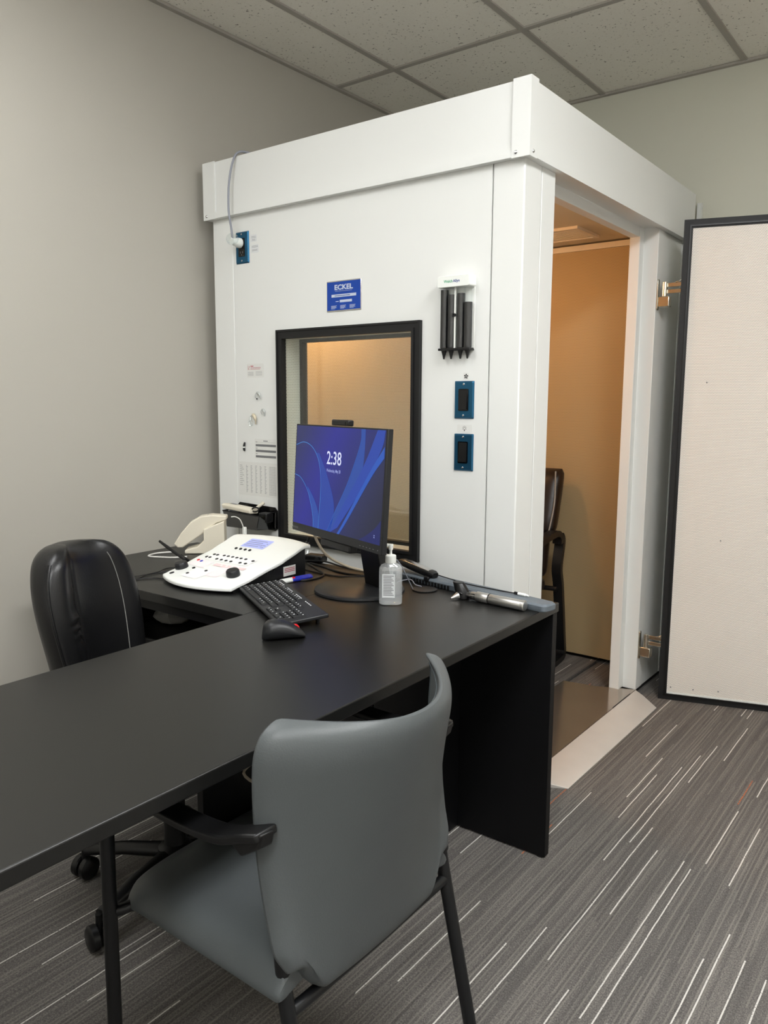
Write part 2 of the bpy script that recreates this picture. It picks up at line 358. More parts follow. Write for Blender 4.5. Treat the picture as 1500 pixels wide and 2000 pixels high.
# near door jamb, far jamb, lintel of the side
bb = B(); bb.box(-WT, 0, .1115, D1, .02, 2.1); bb.obj('near_jamb', m_white, booth, bevel=.002)
bb = B(); bb.prism([(0, D2), (0, D2+.074), (-WT, D2+.074), (-WT, D2-.045), (-.061, D2-.045), (-.061, D2)], .02, 2.1); bb.obj('far_jamb', m_white, booth, bevel=.002)
bb = B(); bb.prism([(0, H1+.008), (0, 2.1), (-WT, 2.1), (-WT, 1.950), (-.065, 1.950), (-.065, H1+.008)], D1, D2, Matrix(((1, 0, 0, 0), (0, 0, 1, 0), (0, 1, 0, 0), (0, 0, 0, 1)))); bb.obj('lintel', m_white, booth, bevel=.002)
bb = B(); bb.box(-WT+.01, -.003, D2+.077, BD-.09, .02, 2.1); bb.box(-.05, 0, BD-.087, BD, .02, 2.1); bb.obj('side_panel', m_white, booth, smooth=False)
bb = B(); bb.box(-BW, -.05, BD-.06, BD, .02, 2.1); bb.box(-BW, -BW+.06, WT, BD-.06, .02, 2.1); bb.obj('rear_panel', m_white, booth, smooth=False)
# fascia with lip, corner caps, screws
bb = B()
bb.box(-BW-FT, FT, -FT, 0, H1, H2); bb.box(0, FT, 0, BD, H1, H2); bb.box(-BW-FT, -BW, 0, BD, H1, H2); bb.box(-BW, 0, BD, BD+FT, H1, H2)
bb.box(-BW-FT-.003, FT+.005, -FT-.005, -FT, H1, H1+.021); bb.box(FT, FT+.005, -FT, BD-.002, H1, H1+.021)
bb.obj('fascia', m_white, booth, smooth=False, weld=False)
bb = B(); bb.prism([(-.032, -FT-.0005), (-.032, -FT-.0065), (FT+.0065, -FT-.0065), (FT+.0065, .02), (FT+.0005, .02), (FT+.0005, -FT-.0005)], H1-.003, H2+.004)
bb.obj('corner_cap', m_white, booth, smooth=False)
bb = B(); bb.box(-BW-FT-.003, -BW+.045, -FT-.006, -FT-.0002, H1-.002, H2+.002); bb.obj('corner_cap', m_white, booth, smooth=False)
for (x, y, ax) in ((-.018, -FT-.0066, 'y'), (FT+.0066, -.006, 'x'), (-BW-.004, -FT-.0061, 'y')):
    M = T((x, y, H1+.012)) @ (RX(PI/2) if ax == 'y' else RY(PI/2))
    B().lathe([(.0055, 0), (.0055, .0015), (.003, .004)], 14, M).obj('screw', m_chrome, booth)
bb = B(); bb.box(-BW, 0, 0, BD, 2.1, 2.16); bb.obj('roof', m_white, booth, smooth=False)
# inside
m_innerceil = mat('booth_ceiling_panel', '#d2c9b4', .6, var=.02)
bb = B(); bb.box(-BW+.06, -WT, WT-.012, BD-.06, 2.02, 2.08); bb.obj('inner_ceiling', m_innerceil, booth, smooth=False)
IXL, IYB = -BW+.1, 1.462
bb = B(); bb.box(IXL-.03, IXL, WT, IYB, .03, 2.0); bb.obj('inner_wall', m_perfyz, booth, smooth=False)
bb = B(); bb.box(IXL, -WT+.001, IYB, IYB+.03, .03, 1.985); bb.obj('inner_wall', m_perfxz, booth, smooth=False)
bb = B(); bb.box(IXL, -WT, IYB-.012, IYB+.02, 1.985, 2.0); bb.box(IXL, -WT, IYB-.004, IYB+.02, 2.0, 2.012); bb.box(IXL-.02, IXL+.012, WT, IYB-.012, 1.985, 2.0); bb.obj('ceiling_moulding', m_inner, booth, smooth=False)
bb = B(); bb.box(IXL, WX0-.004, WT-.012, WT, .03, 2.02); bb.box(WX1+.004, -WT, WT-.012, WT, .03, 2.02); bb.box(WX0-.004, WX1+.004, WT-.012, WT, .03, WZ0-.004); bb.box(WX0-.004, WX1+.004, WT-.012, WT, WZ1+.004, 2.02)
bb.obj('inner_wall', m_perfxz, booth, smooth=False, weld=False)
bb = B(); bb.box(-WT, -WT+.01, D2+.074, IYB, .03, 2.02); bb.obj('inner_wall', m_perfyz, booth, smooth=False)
bb = B(); bb.box(IXL, -.30, WT, IYB, .004, .016); bb.obj('booth_carpet', m_carpet, booth, smooth=False)
# ceiling vent inside
bb = B(); bb.box(-.60, -.32, 1.09, 1.11, 2.008, 2.02); bb.box(-.60, -.32, 1.31, 1.33, 2.008, 2.02); bb.box(-.60, -.58, 1.11, 1.31, 2.008, 2.02); bb.box(-.34, -.32, 1.11, 1.31, 2.008, 2.02)
for k in range(9): bb.box(-.58, -.34, 1.118+k*.0215, 1.130+k*.0215, 2.011, 2.018)
bb.obj('ceiling_vent', m_inner, booth, smooth=False, weld=False)
# interior lamp
lx, ly, lz, ls, lc = BOOTH_LAMP
bb = B(); bb.lathe([(.055, 0), (.055, .02), (.03, .03), (.03, .05)], 24, T((lx, ly, 1.97))); lb = bb.obj('lamp_base', m_inner, booth)
B().lathe([(.001, -.045), (.025, -.038), (.038, -.012), (.036, .012), (.02, .035), (.018, .045)], 24, T((lx, ly, lz))).obj('lamp_bulb', mat('warm_bulb', '#ffffff', .4, emit=lc, estr=ls, var=.001), lb)
# window frames + panes
wf = B()
def frame_ring(bb, x0, x1, z0, z1, w, ya, yb):
    bb.box(x0-w, x0, ya, yb, z0-w, z1+w); bb.box(x1, x1+w, ya, yb, z0-w, z1+w); bb.box(x0, x1, ya, yb, z0-w, z0); bb.box(x0, x1, ya, yb, z1, z1+w)
frame_ring(wf, WX0, WX1, WZ0, WZ1, .026, -.012, .0)
frame_ring(wf, WX0+.004, WX1-.004, WZ0+.004, WZ1-.004, .010, -.017, .006)
frame_ring(wf, WX0-.022, WX1+.022, WZ0-.022, WZ1+.022, .007, -.015, .0)
wfo = wf.obj('window_frame', m_rubber, booth, smooth=False, weld=False)
for q in ((WX0-.004, WX0, WZ0-.004, WZ1+.004), (WX1, WX1+.004, WZ0-.004, WZ1+.004)): B().box(q[0], q[1], .006, .094, q[2], q[3]).obj('window_reveal', m_perfrev, booth, smooth=False)
for q in ((WZ0-.004, WZ0), (WZ1, WZ1+.004)): B().box(WX0, WX1, .006, .094, q[0], q[1]).obj('window_reveal', m_inner, booth, smooth=False)
bb = B(); frame_ring(bb, WX0+.014, WX1-.014, WZ0+.012, WZ1-.012, .014, .084, .112); bb.obj('inner_window_frame', m_rubber, booth, smooth=False, weld=False)
B().box(WX0, WX1, -.004, 0, WZ0, WZ1).obj('window_pane', m_glass, wfo, smooth=False)
B().box(WX0+.01, WX1-.01, .094, .098, WZ0+.01, WZ1-.01).obj('window_pane', m_glass, wfo, smooth=False)
# sill plate + ramp
m_sill = mat('polished_sill', '#bcb0a4', .16, metal=.85, var=.12, vscale=8)
B().prism([(0, D1+.0), (0, D2), (-.105, D2-.045), (-.16, D2-.07), (-.30, 1.08), (-.30, D1)], .0165, .022).obj('sill_plate', m_sill, booth, smooth=False)
def rampmat():
    m = mat('scratched_aluminium', '#dcd8d2', .48, metal=.4, var=.10, vscale=7, bump=.12, bscale=90); return m
bb = B()
pr = [(0.004, .024), (.05, .020), (.128, .003), (.128, .0), (.004, .0)]
n0, n1 = .115, 1.165
rg = []
for y, s in ((n0, 1), (n1, 1)):
    rg.append([(x, y + (x*.55 if y < .5 else -x*.75), z) for x, z in pr])
bb.rings(rg); ramp = bb.obj('threshold_ramp', rampmat(), booth, bevel=.001)
bb = B().box(.0005, .004, .9, 1.10, .0245, .026); bb.obj('threshold_tape', m_rubber, booth, smooth=False)
# foot rail at the bottom of the side
B().box(-BW+.01, -.008, .01, .03, 0, .03).obj('plinth', m_rubber, booth, smooth=False)
bb = B(); bb.box(-.03, -.008, D2+.005, BD, 0, .03); bb.obj('plinth', m_rubber, booth, smooth=False)
# door leaf, hinges
LA = math.radians(17.7)
door = bpy.data.objects.new('booth_door', None); COL.objects.link(door); door.parent = booth
door.location = (.0972-.003, 1.187, .012); door.rotation_euler = (0, 0, LA); door.empty_display_size = .05
LW, LH = 1.03, 1.992
bb = B(); frame_ring(bb, .034, LW-.034, .002+.034-.02, LH-.032, .034, 0, .018)
bb.box(0, LW, .018, .03, 0, LH); gk = bb.obj('door_gasket', m_rubber, door, smooth=False, weld=False)
bb = B(); frame_ring(bb, .028, LW-.028, .028-.012, LH-.026, .006, -.006, 0); bb.obj('gasket_lip', m_black, door, smooth=False, weld=False)
B().box(.034, LW-.034, .002, .018, .016, LH-.032).obj('perforated_panel', m_perfdoor, door, smooth=False)
B().box(.036, LW-.036, .0002, .0022, .016, .024).obj('panel_edge', m_wplast, door, smooth=False)
B().box(.004, LW-.004, .03, .10, .004, LH-.004).obj('door_core', m_white, door, bevel=.003)
for (x, z) in ((.05, .045), (.14, .045), (.24, .05), (.12, 1.35), (.21, .70)): B().lathe([(.003, 0), (.003, .0012), (.001, .002)], 10, T((x, .0018, z)) @ RX(PI/2)).obj('rivet', m_ink, door)
for z0, nm in ((1.72, 'upper'), (.225, 'lower')):
    hb = B(); hb.prism(rrect(.018, .125, .008, 4), 0, .006, T((.0, D2+.012, z0)) @ Matrix(((0, 0, 1, 0), (1, 0, 0, 0), (0, 1, 0, 0), (0, 0, 0, 1))))
    h = hb.obj('hinge', m_hinge, booth, bevel=.0015)
    B().box(.006, .052, D2+.006, D2+.038, z0-.050, z0-.008).obj('hinge_block', m_hinge, h, bevel=.003)
    k = B(); k.cyl((.028, D2+.020, z0-.008), .011, .058, 20); k.cyl((.028, D2+.020, z0-.012), .006, .01, 14)
    k.box(.028, .100, D2+.022, D2+.030, z0+.004, z0+.020); k.box(.028, .100, D2+.022, D2+.030, z0+.030, z0+.046)
    k.tube([(.07, D2+.02, z0+.046), (.085, D2+.02, z0+.050), (.10, D2+.022, z0+.058)], .003, 8)
    k.obj('hinge_knuckle', m_hinge, h, bevel=.0015, weld=False)
# screw box behind the roof edge and rear duct strip
B().lathe([(.055, 0), (.055, .01), (.045, .03), (.02, .045), (.001, .05)], 24, T((-.055, 1.30, 2.165))).obj('roof_fan_cap', m_dark, booth)
tag(put(B().box(-.009, .009, -.012, .012, 0, H2-.02).obj('wall_strip', m_white), (.014, YB-.014, 0)), 'narrow white strip standing on the pale wall behind the booth corner', 'trim')

# ------------------------------------------------------------------ things on the booth front
def plate(kind, name, label, cx, cz, w=.0715, h=.118, cat='switch'):
    t = thing(name, label, cat, (cx, 0, cz), FRONT)
    b_ = B(); b_.prism([(x, y) for x, y in rrect(w, h, .002, 2)], .0003, .002)
    p0 = rrect(w, h, .002, 2); p1 = rrect(w-.008, h-.008, .002, 2)
    b_ = B(); b_.rings([[(x, y, .0003) for x, y in p0], [(x, y, .0015) for x, y in p0], [(x, y, .006) for x, y in p1]])
    b_.obj('cover_plate', m_blue, t, smooth=False)
    for s in (-1, 1): B().lathe([(.0035, .006), (.0035, .0072), (.0015, .0082)], 12, T((0, s*.049, 0))).obj('screw', m_chrome, t)
    return t
def rocker_switch(name, label, cx, cz):
    t = plate('s', name, label, cx, cz)
    B().prism(rrect(.036, .069, .003, 3), .006, .0085).obj('switch_bezel', m_blackgloss, t)
    b_ = B(); b_.rings([[(x, y, .0085) for x, y in rrect(.030, .062, .002, 2)], [(x, y, .0105+(.0025 if y < 0 else -.001)) for x, y in rrect(.029, .061, .002, 2)]]); b_.obj('rocker', m_black, t)
    return t
rocker_switch('rocker_switch', 'upper blue-plated black rocker switch, under the fan sticker', -.1911, 1.2853)
rocker_switch('rocker_switch', 'lower blue-plated black rocker switch, under the light bulb sticker', -.1898, 1.1195)
def sticker(name, label, cx, cz, w, h, mats, draw, cat='sticker', d=.0005, group=None):
    t = B(); t.prism(rrect(w, h, min(.003, w*.08), 2), .0001, d)
    t.mi = 1; draw(t, d)
    o = t.obj(name, mats, smooth=False, weld=False); put(o, (cx, 0, cz), FRONT); return tag(o, label, cat, group)
def fan_icon(t, d):
    M0 = T((0, 0, d))
    for k in range(5):
        a = k*2*PI/5+PI/2; M = M0 @ RZ(a)
        t.prism([(.0012, -.0014), (.0070, -.0030), (.0080, .0006), (.0040, .0024)], 0, .0002, M)
    t.lathe([(.0014, 0), (.0014, .0002)], 10, M0)
sticker('fan_sticker', 'small square white sticker with a black fan symbol', -.1866, 1.3588, .0215, .0215, [m_paper, m_inkd], fan_icon)
def bulb_icon(t, d):
    M0 = T((0, .001, d))
    for k in range(16):
        a0, a1 = k*2*PI/16, (k+1)*2*PI/16
        t.prism([(.0034*math.cos(a0), .0034*math.sin(a0)), (.0034*math.cos(a1), .0034*math.sin(a1)), (.0044*math.cos(a1), .0044*math.sin(a1)), (.0044*math.cos(a0), .0044*math.sin(a0))], 0, .0002, M0)
    for k in range(7):
        a = math.radians(-20+k*220/6); M = M0 @ RZ(a); t.prism([(.0056, -.0005), (.0085, -.0005), (.0085, .0005), (.0056, .0005)], 0, .0002, M)
    t.prism([(-.0014, -.0085), (.0014, -.0085), (.0018, -.0048), (-.0018, -.0048)], 0, .0002, M0)
sticker('light_sticker', 'wide white sticker with a black light bulb symbol', -.1890, 1.1945, .054, .0255, [m_paper, m_inkd], bulb_icon)
# power outlet with plug and cord
t = plate('o', 'power_outlet', 'blue-plated black power outlet at the upper left of the booth front', -1.1975, 1.860, cat='outlet')
b_ = B(); b_.prism(rrect(.035, .068, .003, 3), .006, .0075); b_.obj('receptacle', m_blackgloss, t)
b_ = B()
for x in (-.006, .006): b_.box(x-.001, x+.001, -.022, -.014, .0075, .0078)
b_.cyl((0, -.027, .0075), .002, .0003, 10); b_.obj('socket_slots', m_ink, t, weld=False)
t = thing('hanging_cord', 'grey power cord with clear plug hanging over the booth top edge', 'cord', (-1.2, 0, 1.88), FRONT)
b_ = B(); b_.lathe([(.016, .008), (.0185, .010), (.0185, .024), (.015, .03), (.012, .052)], 20, T((-.002, -.004, 0))); pl = b_.obj('plug', m_wplast, t)
b_ = B(); b_.lathe([(.014, .028), (.0175, .034), (.0185, .06), (.013, .068)], 20, T((-.002, .004, 0)), sx=1.0, sy=1.15); b_.obj('clear_shell', m_clear, pl)
pts = bez([(-.002, .008, .048), (-.004, .05, .052), (-.012, .11, .055), (-.016, .2, .048), (-.008, .28, .036), (.006, .322, .018), (.03, .325, -.03), (.10, .300, -.14), (.3, .29, -.3)], 8)
B().tube(pts, .0042, 10).obj('cord', m_gcable, t)
def lines(t, d, x0, x1, ys, h=.0012):
    for y in ys: t.prism([(x0, y-h/2), (x1, y-h/2), (x1, y+h/2), (x0, y+h/2)], d, d+.0001)
m_label = mat('clear_label_film', '#d9dbdc', .4, var=.01)
def lab1(t, d): lines(t, d, -.012, .012, (.006, .002)); lines(t, d, -.009, .010, (-.004, -.008))
sticker('rating_label', 'small clear label with grey print, upper of two beside the outlet', -1.1375, 1.8885, .034, .026, [m_label, m_ink], lab1)
def lab2(t, d): lines(t, d, -.016, .017, (.010, .006)); lines(t, d, -.015, .014, (-.003, -.007))
sticker('rating_label', 'small clear label with grey print, lower of two beside the outlet', -1.1315, 1.8495, .040, .030, [m_label, m_ink], lab2)
# name plate
t = thing('nameplate', 'blue metal maker nameplate reading ECKEL above the booth window', 'sign', (-.6893, 0, 1.6440), FRONT)
B().box(-.078, .078, -.052, .052, .0002, .003).obj('plate_edge', m_chrome, t, bevel=.0008)
B().box(-.0755, .0755, -.0485, .0485, .003, .0036).obj('plate_face', m_plate, t, smooth=False)
b_ = B(); b_.text('ECKEL', .0235, T((0, .0285, .0036)), bold=.0008, sx=1.25, d=.0002)
b_.box(-.038, .038, .0160, .0168, .0036, .0038); b_.box(-.055, .057, -.004, .0055, .0036, .0039); b_.box(-.017, .038, -.0225, -.014, .0036, .0039); b_.box(-.036, -.022, -.0195, -.0175, .0036, .0038)
for cx_ in (-.044, -.002, .041):
    for k, wd in enumerate((.013, .011, .0125, .009)): b_.box(cx_-.013, cx_-.013+wd*2, -.0340-k*.0032, -.0326-k*.0032, .0036, .00375)
b_.obj('lettering', mat('silver_lettering', '#c9d3e6', .35, metal=.3, var=.02), t, smooth=False, weld=False)
b_ = B(); b_.box(-.04, .030, -.0003, .0018, .0039, .0040); b_.obj('strip_text', m_bluep, t, smooth=False)
# specula dispenser
t = thing('specula_dispenser', 'wall dispenser with four clear tubes of black ear specula and white top', 'dispenser', (-.2162, 0, 1.4418), FRONT)
B().box(-.058, .058, .0, .190, .0005, .004).obj('back_plate', m_wplast, t, bevel=.001)
b_ = B(); b_.rings([[(x, y, z) for x, y in rrect(w, .034, .006, 4, 0, .206)] for w, z in ((.120, .0005), (.120, .034), (.116, .040))]); cp = b_.obj('top_cap', m_wplast, t, bevel=.001)
b_ = B(); b_.text('Welch', .0120, T((-.0012, .206, .0402)), align='RIGHT', bold=.0002); b_.obj('cap_lettering', m_green, cp, smooth=False, weld=False)
b_ = B(); b_.text('Allyn', .0120, T((.0004, .206, .0402)), align='LEFT', bold=.0002); b_.obj('cap_lettering', m_bluep, cp, smooth=False, weld=False)
B().box(-.0575, .0575, -.003, .004, .0005, .032).obj('bottom_plate', m_black, t, bevel=.001)
tops = (.184, .168, .170, .142); txs = (-.0435, -.0165, .0175, .0435)
m_spec = mat('stacked_black_specula', '#0b0b0e', .45, bump=.25, bscale=260, stretch=(.1, 1, .1), var=.1)
for i, x in enumerate(txs):
    M = T((x, .004, .018)) @ RX(-PI/2)
    pr = []; z = 0; 
    B().lathe([(.0085, 0), (.0125, .002), (.0125, tops[i]-.004)], 18, M).obj('specula_stack', m_spec, t)
    b_ = B(); b_.lathe([(.0135, 0), (.0135, .186)], 20, M); b_.obj('clear_tube', m_tube, t)
    B().lathe([(.0095, .001), (.0085, -.006), (.004, -.022), (.0026, -.030), (.0026, -.031)], 18, T((x, .002, .018)) @ RX(-PI/2)).obj('ear_specula', m_black, t)
B().box(-.003, .003, .004, .189, .022, .026).obj('centre_rail', m_wplast, t, bevel=.0005)
B().lathe([(.005, .026), (.005, .034), (.0028, .034), (.0028, .028)], 16, T((0, .105, 0))).obj('thumb_lock', m_dark, t)
# card
def card(t, d):
    t.text('Phonak', .0095, T((-.012, .016, d)), align='LEFT', bold=.0002) if False else None
    lines(t, d, -.027, -.010, (.017,), .003); lines(t, d, -.027, .030, (.012, .0085), .0011); lines(t, d, -.027, .026, (.005,), .0011)
    t.prism([(-.041, .004), (-.030, .004), (-.030, .005), (-.040, .005), (-.040, .020), (-.041, .020)], d, d+.0001)
    t.prism([(-.038, .006), (-.036, .006), (-.032, .018), (-.034, .018)], d, d+.0001)
    t.mi = 2; lines(t, d, -.041, -.010, (-.006, -.010, -.014, -.018), .0009); lines(t, d, .002, .037, (-.004, -.008, -.013, -.017), .0009)
sticker('magnet_card', 'white rounded business card with red print on the booth front', -1.1407, 1.3950, .093, .053, [m_paper, m_red, m_ink], card, cat='card')
# hearing aids
def aid(name, label, cx, cz, s, col, ang, loopc=None, rcv=True):
    t = thing(name, label, 'hearing aid', (cx, 0, cz), FRONT)
    pts = [(-.006, .016, .005), (0, .013, .007), (.005, .004, .008), (.006, -.006, .008), (.002, -.015, .006)]
    pts = [tuple((RZ(ang) @ Vector(p))*s) for p in pts]; pts = [(p[0], p[1], max(p[2], .0052)) for p in pts]
    B().tube(bez(pts, 4), [(.0022+.0038*math.sin(PI*min(1, i/14+.12)))*s for i in range(17)], 12).obj('shell', col, t)
    if rcv:
        B().tube(bez([pts[0], (pts[0][0]-.006*s, pts[0][1]-.004*s, .006), (pts[0][0]-.008*s, pts[0][1]-.014*s, .006), (pts[0][0]-.004*s, pts[0][1]-.022*s, .004)], 5), .0007, 6).obj('receiver_wire', loopc or m_gcable, t)
    return t
m_silver = mat('silver_plastic', '#b9bcb9', .3, metal=.3, var=.04)
m_cham = mat('champagne_plastic', '#c9bfa8', .35, metal=.2, var=.04)
a1 = aid('hearing_aid', 'silver hearing aid on the booth front, topmost of the group', -1.1165, 1.2985, 1.0, m_silver, .55)
B().lathe([(.0028, .0015), (.0028, .004), (.001, .0055)], 12, T((-.015, -.012, .001))).obj('dome', m_dark, a1)
aid('hearing_aid', 'slim silver hearing aid nearest the window, right of the champagne one', -1.0935, 1.2335, .85, m_silver, .15)
a3 = aid('hearing_aid', 'large champagne hearing aid with clear ear mould, lower left of group', -1.143, 1.207, 1.25, m_cham, .2, m_bcable)
B().tube(bez([(-.012, .016, .006), (-.022, .006, .009), (-.018, -.006, .012), (-.026, -.014, .012), (-.018, -.026, .012), (-.008, -.018, .010)], 6), [.0018+.0028*abs(math.sin(i*.5)) for i in range(31)], 8).obj('ear_mould', m_clear, a3)
t = thing('hearing_aid', 'black hearing aid with a white band, lowest on the booth front', 'hearing aid', (-1.2065, 0, 1.097), FRONT)
B().tube([(.002, .019, .004), (.001, .010, .006), (-.001, .002, .006)], [.003, .0042, .0045], 12).obj('shell', m_dark, t)
B().tube([(-.001, .002, .006), (-.0015, -.003, .006)], .0046, 12).obj('band', m_wplast, t)
B().tube([(-.0015, -.003, .006), (-.001, -.012, .005), (.001, -.016, .004)], [.0045, .0042, .002], 12).obj('lower_shell', m_dark, t)
# printed sheets
def sheet1(t, d):
    lines(t, d, -.012, .012, (.031,), .003); lines(t, d, -.054, .054, (.0255,), .0006)
    for y in (.0135, -.0085, -.0300): lines(t, d, -.055, .057, (y,), .0085)
    t.mi = 2
    for y in (.0165, .0105, -.0055, -.0115, -.0270, -.0330): lines(t, d, -.053, .055, (y,), .0009)
    for y in (.0260, .002, -.020): lines(t, d, -.055, -.045, (y,), .0016)
sticker('printed_sheet', 'small white sheet with three grey print bands, above the larger sheet', -1.0910, 1.0930, .1205, .076, [m_paper, m_ink, m_inkd], sheet1, cat='paper')
def sheet2(t, d):
    for i in range(11): lines(t, d, -.104, -.104+.014+.009*((i*7) % 3)/2, (.052-i*.0078,), .0015)
    for c in range(5):
        for i in range(22): lines(t, d, -.068+c*.0262, -.068+c*.0262+.006+.004*((i*5+c) % 3)/2, (.052-i*.0050,), .0016)
    t.mi = 2
    for i in range(24): lines(t, d, .063, .100, (.053-i*.0048,), .0005)
    for k in range(6): t.prism([(.063+k*.0074, -.058), (.0635+k*.0074, -.058), (.0635+k*.0074, .053), (.063+k*.0074, .053)], d, d+.0001)
sticker('printed_sheet', 'larger white sheet of printed number columns above the black basket', -1.1355, .9715, .222, .134, [m_paper, m_ink, m_inkd], sheet2, cat='paper')
# wall basket
t = thing('wall_basket', 'black smoked plastic holder hung on the booth front beside the window', 'holder', (-1.14, 0, .78), FRONT)
hw, bh, dp = .112, .088, .088
b_ = B(); b_.prism([(-hw+.006, .0), (hw-.012, -.004), (hw, .004), (hw, bh-.012), (hw-.012, bh), (-hw+.01, bh+.006), (-hw, bh-.004), (-hw-.002, .02)], .0004, .004); b_.obj('back_plate', m_blackgloss, t, bevel=.001)
F = [(-.105, .068), (.100, .062), (.086, .010), (-.082, .006)]
b_ = B(); 
Bk = [(-hw+.005, .070), (hw-.003, .070), (hw-.006, .004), (-hw+.012, .004)]
b_.rings([[(x, y, dp) for x, y in F], [(x, y, dp+.003) for x, y in F]])
b_.obj('front_panel', m_smoke, t, smooth=False)
b_ = B(); b_.rings([[(F[3][0], F[3][1], dp), (F[3][0], F[3][1]+.003, dp)], [(F[2][0], F[2][1], dp), (F[2][0], F[2][1]+.003, dp)]], cap=False, closed=False)
b_ = B(); b_.rings([[(-.095, .004, .004), (.104, .004, .004), (.086, .008, dp), (-.082, .006, dp)], [(-.095, .007, .004), (.104, .007, .004), (.086, .011, dp), (-.082, .009, dp)]]); b_.obj('bottom_panel', m_blackgloss, t, smooth=False)
for sg in (0, 1):
    a, c, d_, e_ = ((.108, .070), (.106, .004), (.086, .010), (.100, .062)) if sg else ((-.108, .070), (-.095, .004), (-.082, .006), (-.105, .068))
    q = [(a[0], a[1], .004), (c[0], c[1], .004), (d_[0], d_[1], dp), (e_[0], e_[1], dp)]; b_ = B(); b_.rings([q, [(x+(-.003 if sg else .003), y, z) for x, y, z in q]]); b_.obj('side_panel', m_smoke, t, smooth=False)
rim = bez([(-.108, .070, .004), (-.106, .068, dp+.002), (.100, .062, dp+.002), (.108, .072, .004)], 1)
B().tube(rim, .0022, 8).obj('rim', m_blackgloss, t)
B().lathe([(.004, .004), (.004, .0065), (.001, .008)], 14, T((hw-.014, .066, 0))).obj('screw', m_black, t)
t = thing('cordless_receiver', 'cream plastic hand unit lying across the black holder', 'device', (-1.165, -.062, .8475), (math.radians(-4), math.radians(4), math.radians(6)))
b_ = B(); b_.rings([[(-.082, -.022, .002), (.060, -.022, 0), (.066, .018, 0), (-.078, .018, .002)], [(-.088, -.026, .016), (.058, -.024, .014), (.066, .022, .014), (-.078, .022, .016)], [(-.084, -.018, .024), (.052, -.018, .022), (.060, .018, .022), (-.074, .018, .024)]]); b_.obj('body', m_beige, t, bevel=.003)
b_ = B(); b_.box(-.062, -.03, -.006, .010, .024, .0245); b_.obj('button_panel', m_ink, t, smooth=False)
t = thing('clip_probe', 'small cream and black clip resting in the black holder', 'device', (-1.088, -.058, .838), (0, math.radians(-10), math.radians(15)))
B().tube([(.002, .01, .03), (.03, .022, .045)], [.006, .007], 10).obj('cream_tip', m_beige, t)
b_ = B(); b_.tube([Vector((.016*math.cos(a), 0, .024+.008*math.sin(a))) for a in [k*2*PI/16 for k in range(16)]], .003, 8, closed=True); b_.obj('ring', m_black, t)
tag(put(B().box(-.022, .022, -.02, .02, -.026, .012).obj('black_pouch', m_leather, bevel=.006, seg=3), (-1.055, -.040, .839)), 'small black pouch standing in the right end of the black holder', 'pouch')

# ------------------------------------------------------------------ desk
DA = math.radians(.8119); DXY = (.2483, -.2044); TH = .74; DL = .5884
def dk(s, t_, z=0):
    c, s_ = math.cos(DA), math.sin(DA); return (DXY[0]+c*s-s_*t_, DXY[1]+s_*s+c*t_, z)
desk = thing('l_shaped_desk', 'black laminate L-shaped desk standing in front of the booth', 'desk', (DXY[0], DXY[1], 0), (0, 0, DA))
B().box(-DL, 0, -1.95, 0, TH-.026, TH).obj('worktop', m_desk, desk, bevel=.003, seg=3)
B().box(-DL-.90, -DL-.0012, -.6087, 0, TH-.026, TH).obj('return_worktop', m_desk, desk, bevel=.0015)
B().box(-DL+.01, -.003, -.03, -.004, .005, TH-.026).obj('end_panel', m_deskside, desk, bevel=.001)
B().box(-.315, -.290, -.45, -.03, .005, TH-.026).obj('support_panel', m_deskside, desk, bevel=.001)
B().box(-.312, -.294, -1.00, -.45, .42, TH-.026).obj('modesty_panel', m_deskside, desk, bevel=.001)
B().box(-DL-.88, -DL+.01, -.05, -.03, .25, TH-.026).obj('rear_panel', m_deskside, desk, smooth=False)
B().box(-DL-.888, -DL-.862, -.59, -.05, .005, TH-.026).obj('end_panel', m_deskside, desk, smooth=False)
B().box(-DL-.86, -DL, -.595, -.570, TH-.055, TH-.026).obj('front_rail', m_deskside, desk, smooth=False)
b_ = B(); b_.box(-.06, -.012, -1.93, -1.88, .005, TH-.026); b_.obj('leg', m_deskside, desk, smooth=False)
b_ = B(); b_.box(-DL+.012, -DL+.06, -1.93, -1.88, .005, TH-.026); b_.obj('leg', m_deskside, desk, smooth=False)
for (x, y) in ((-.02, -.018), (-.40, -.018)):
    B().cyl((x, y, 0), .012, .006, 14).obj('glide', m_rubber, desk)
tag(put(B().box(-.10, .10, -.17, .17, 0, .50).obj('computer_tower', m_dark, bevel=.006), (-1.08, -.46, 0), (0, 0, .12)), 'dark box standing on the floor under the left end of the desk', 'computer')
tag(put(B().rings([[(-.11, -.07, 0), (.10, -.08, 0), (.10, .06, 0), (-.10, .07, 0)], [(-.09, -.05, .03), (.02, -.06, .045), (.085, .04, .03), (-.08, .05, .05)], [(-.04, -.02, .06), (.0, -.02, .075), (.03, .01, .06), (-.03, .02, .07)]]).obj('plastic_bag', mat('grey_plastic_film', '#8d8c88', .3, bump=.8, bscale=30, var=.2, vscale=25), sub=1), (-1.09, -.46, .501)), 'crumpled grey plastic bag on the dark box under the desk', 'bag')
def deskcable(name, label, pts, r, m, cat='cable', group=None):
    return tag(B().tube(bez(pts, 8), r, 8).obj(name, m), label, cat, group)
# loops of beige cable under the main top
deskcable('beige_cable', 'beige cable drooping in two loops below the main worktop', [(-.035, -.86, .70), (-.02, -1.00, .56), (.0, -1.13, .535), (.06, -1.06, .50), (.02, -.95, .60), (.0, -1.05, .575), (-.02, -1.12, .585), (.03, -1.02, .53), (-.03, -.84, .64)], .003, m_bcable)

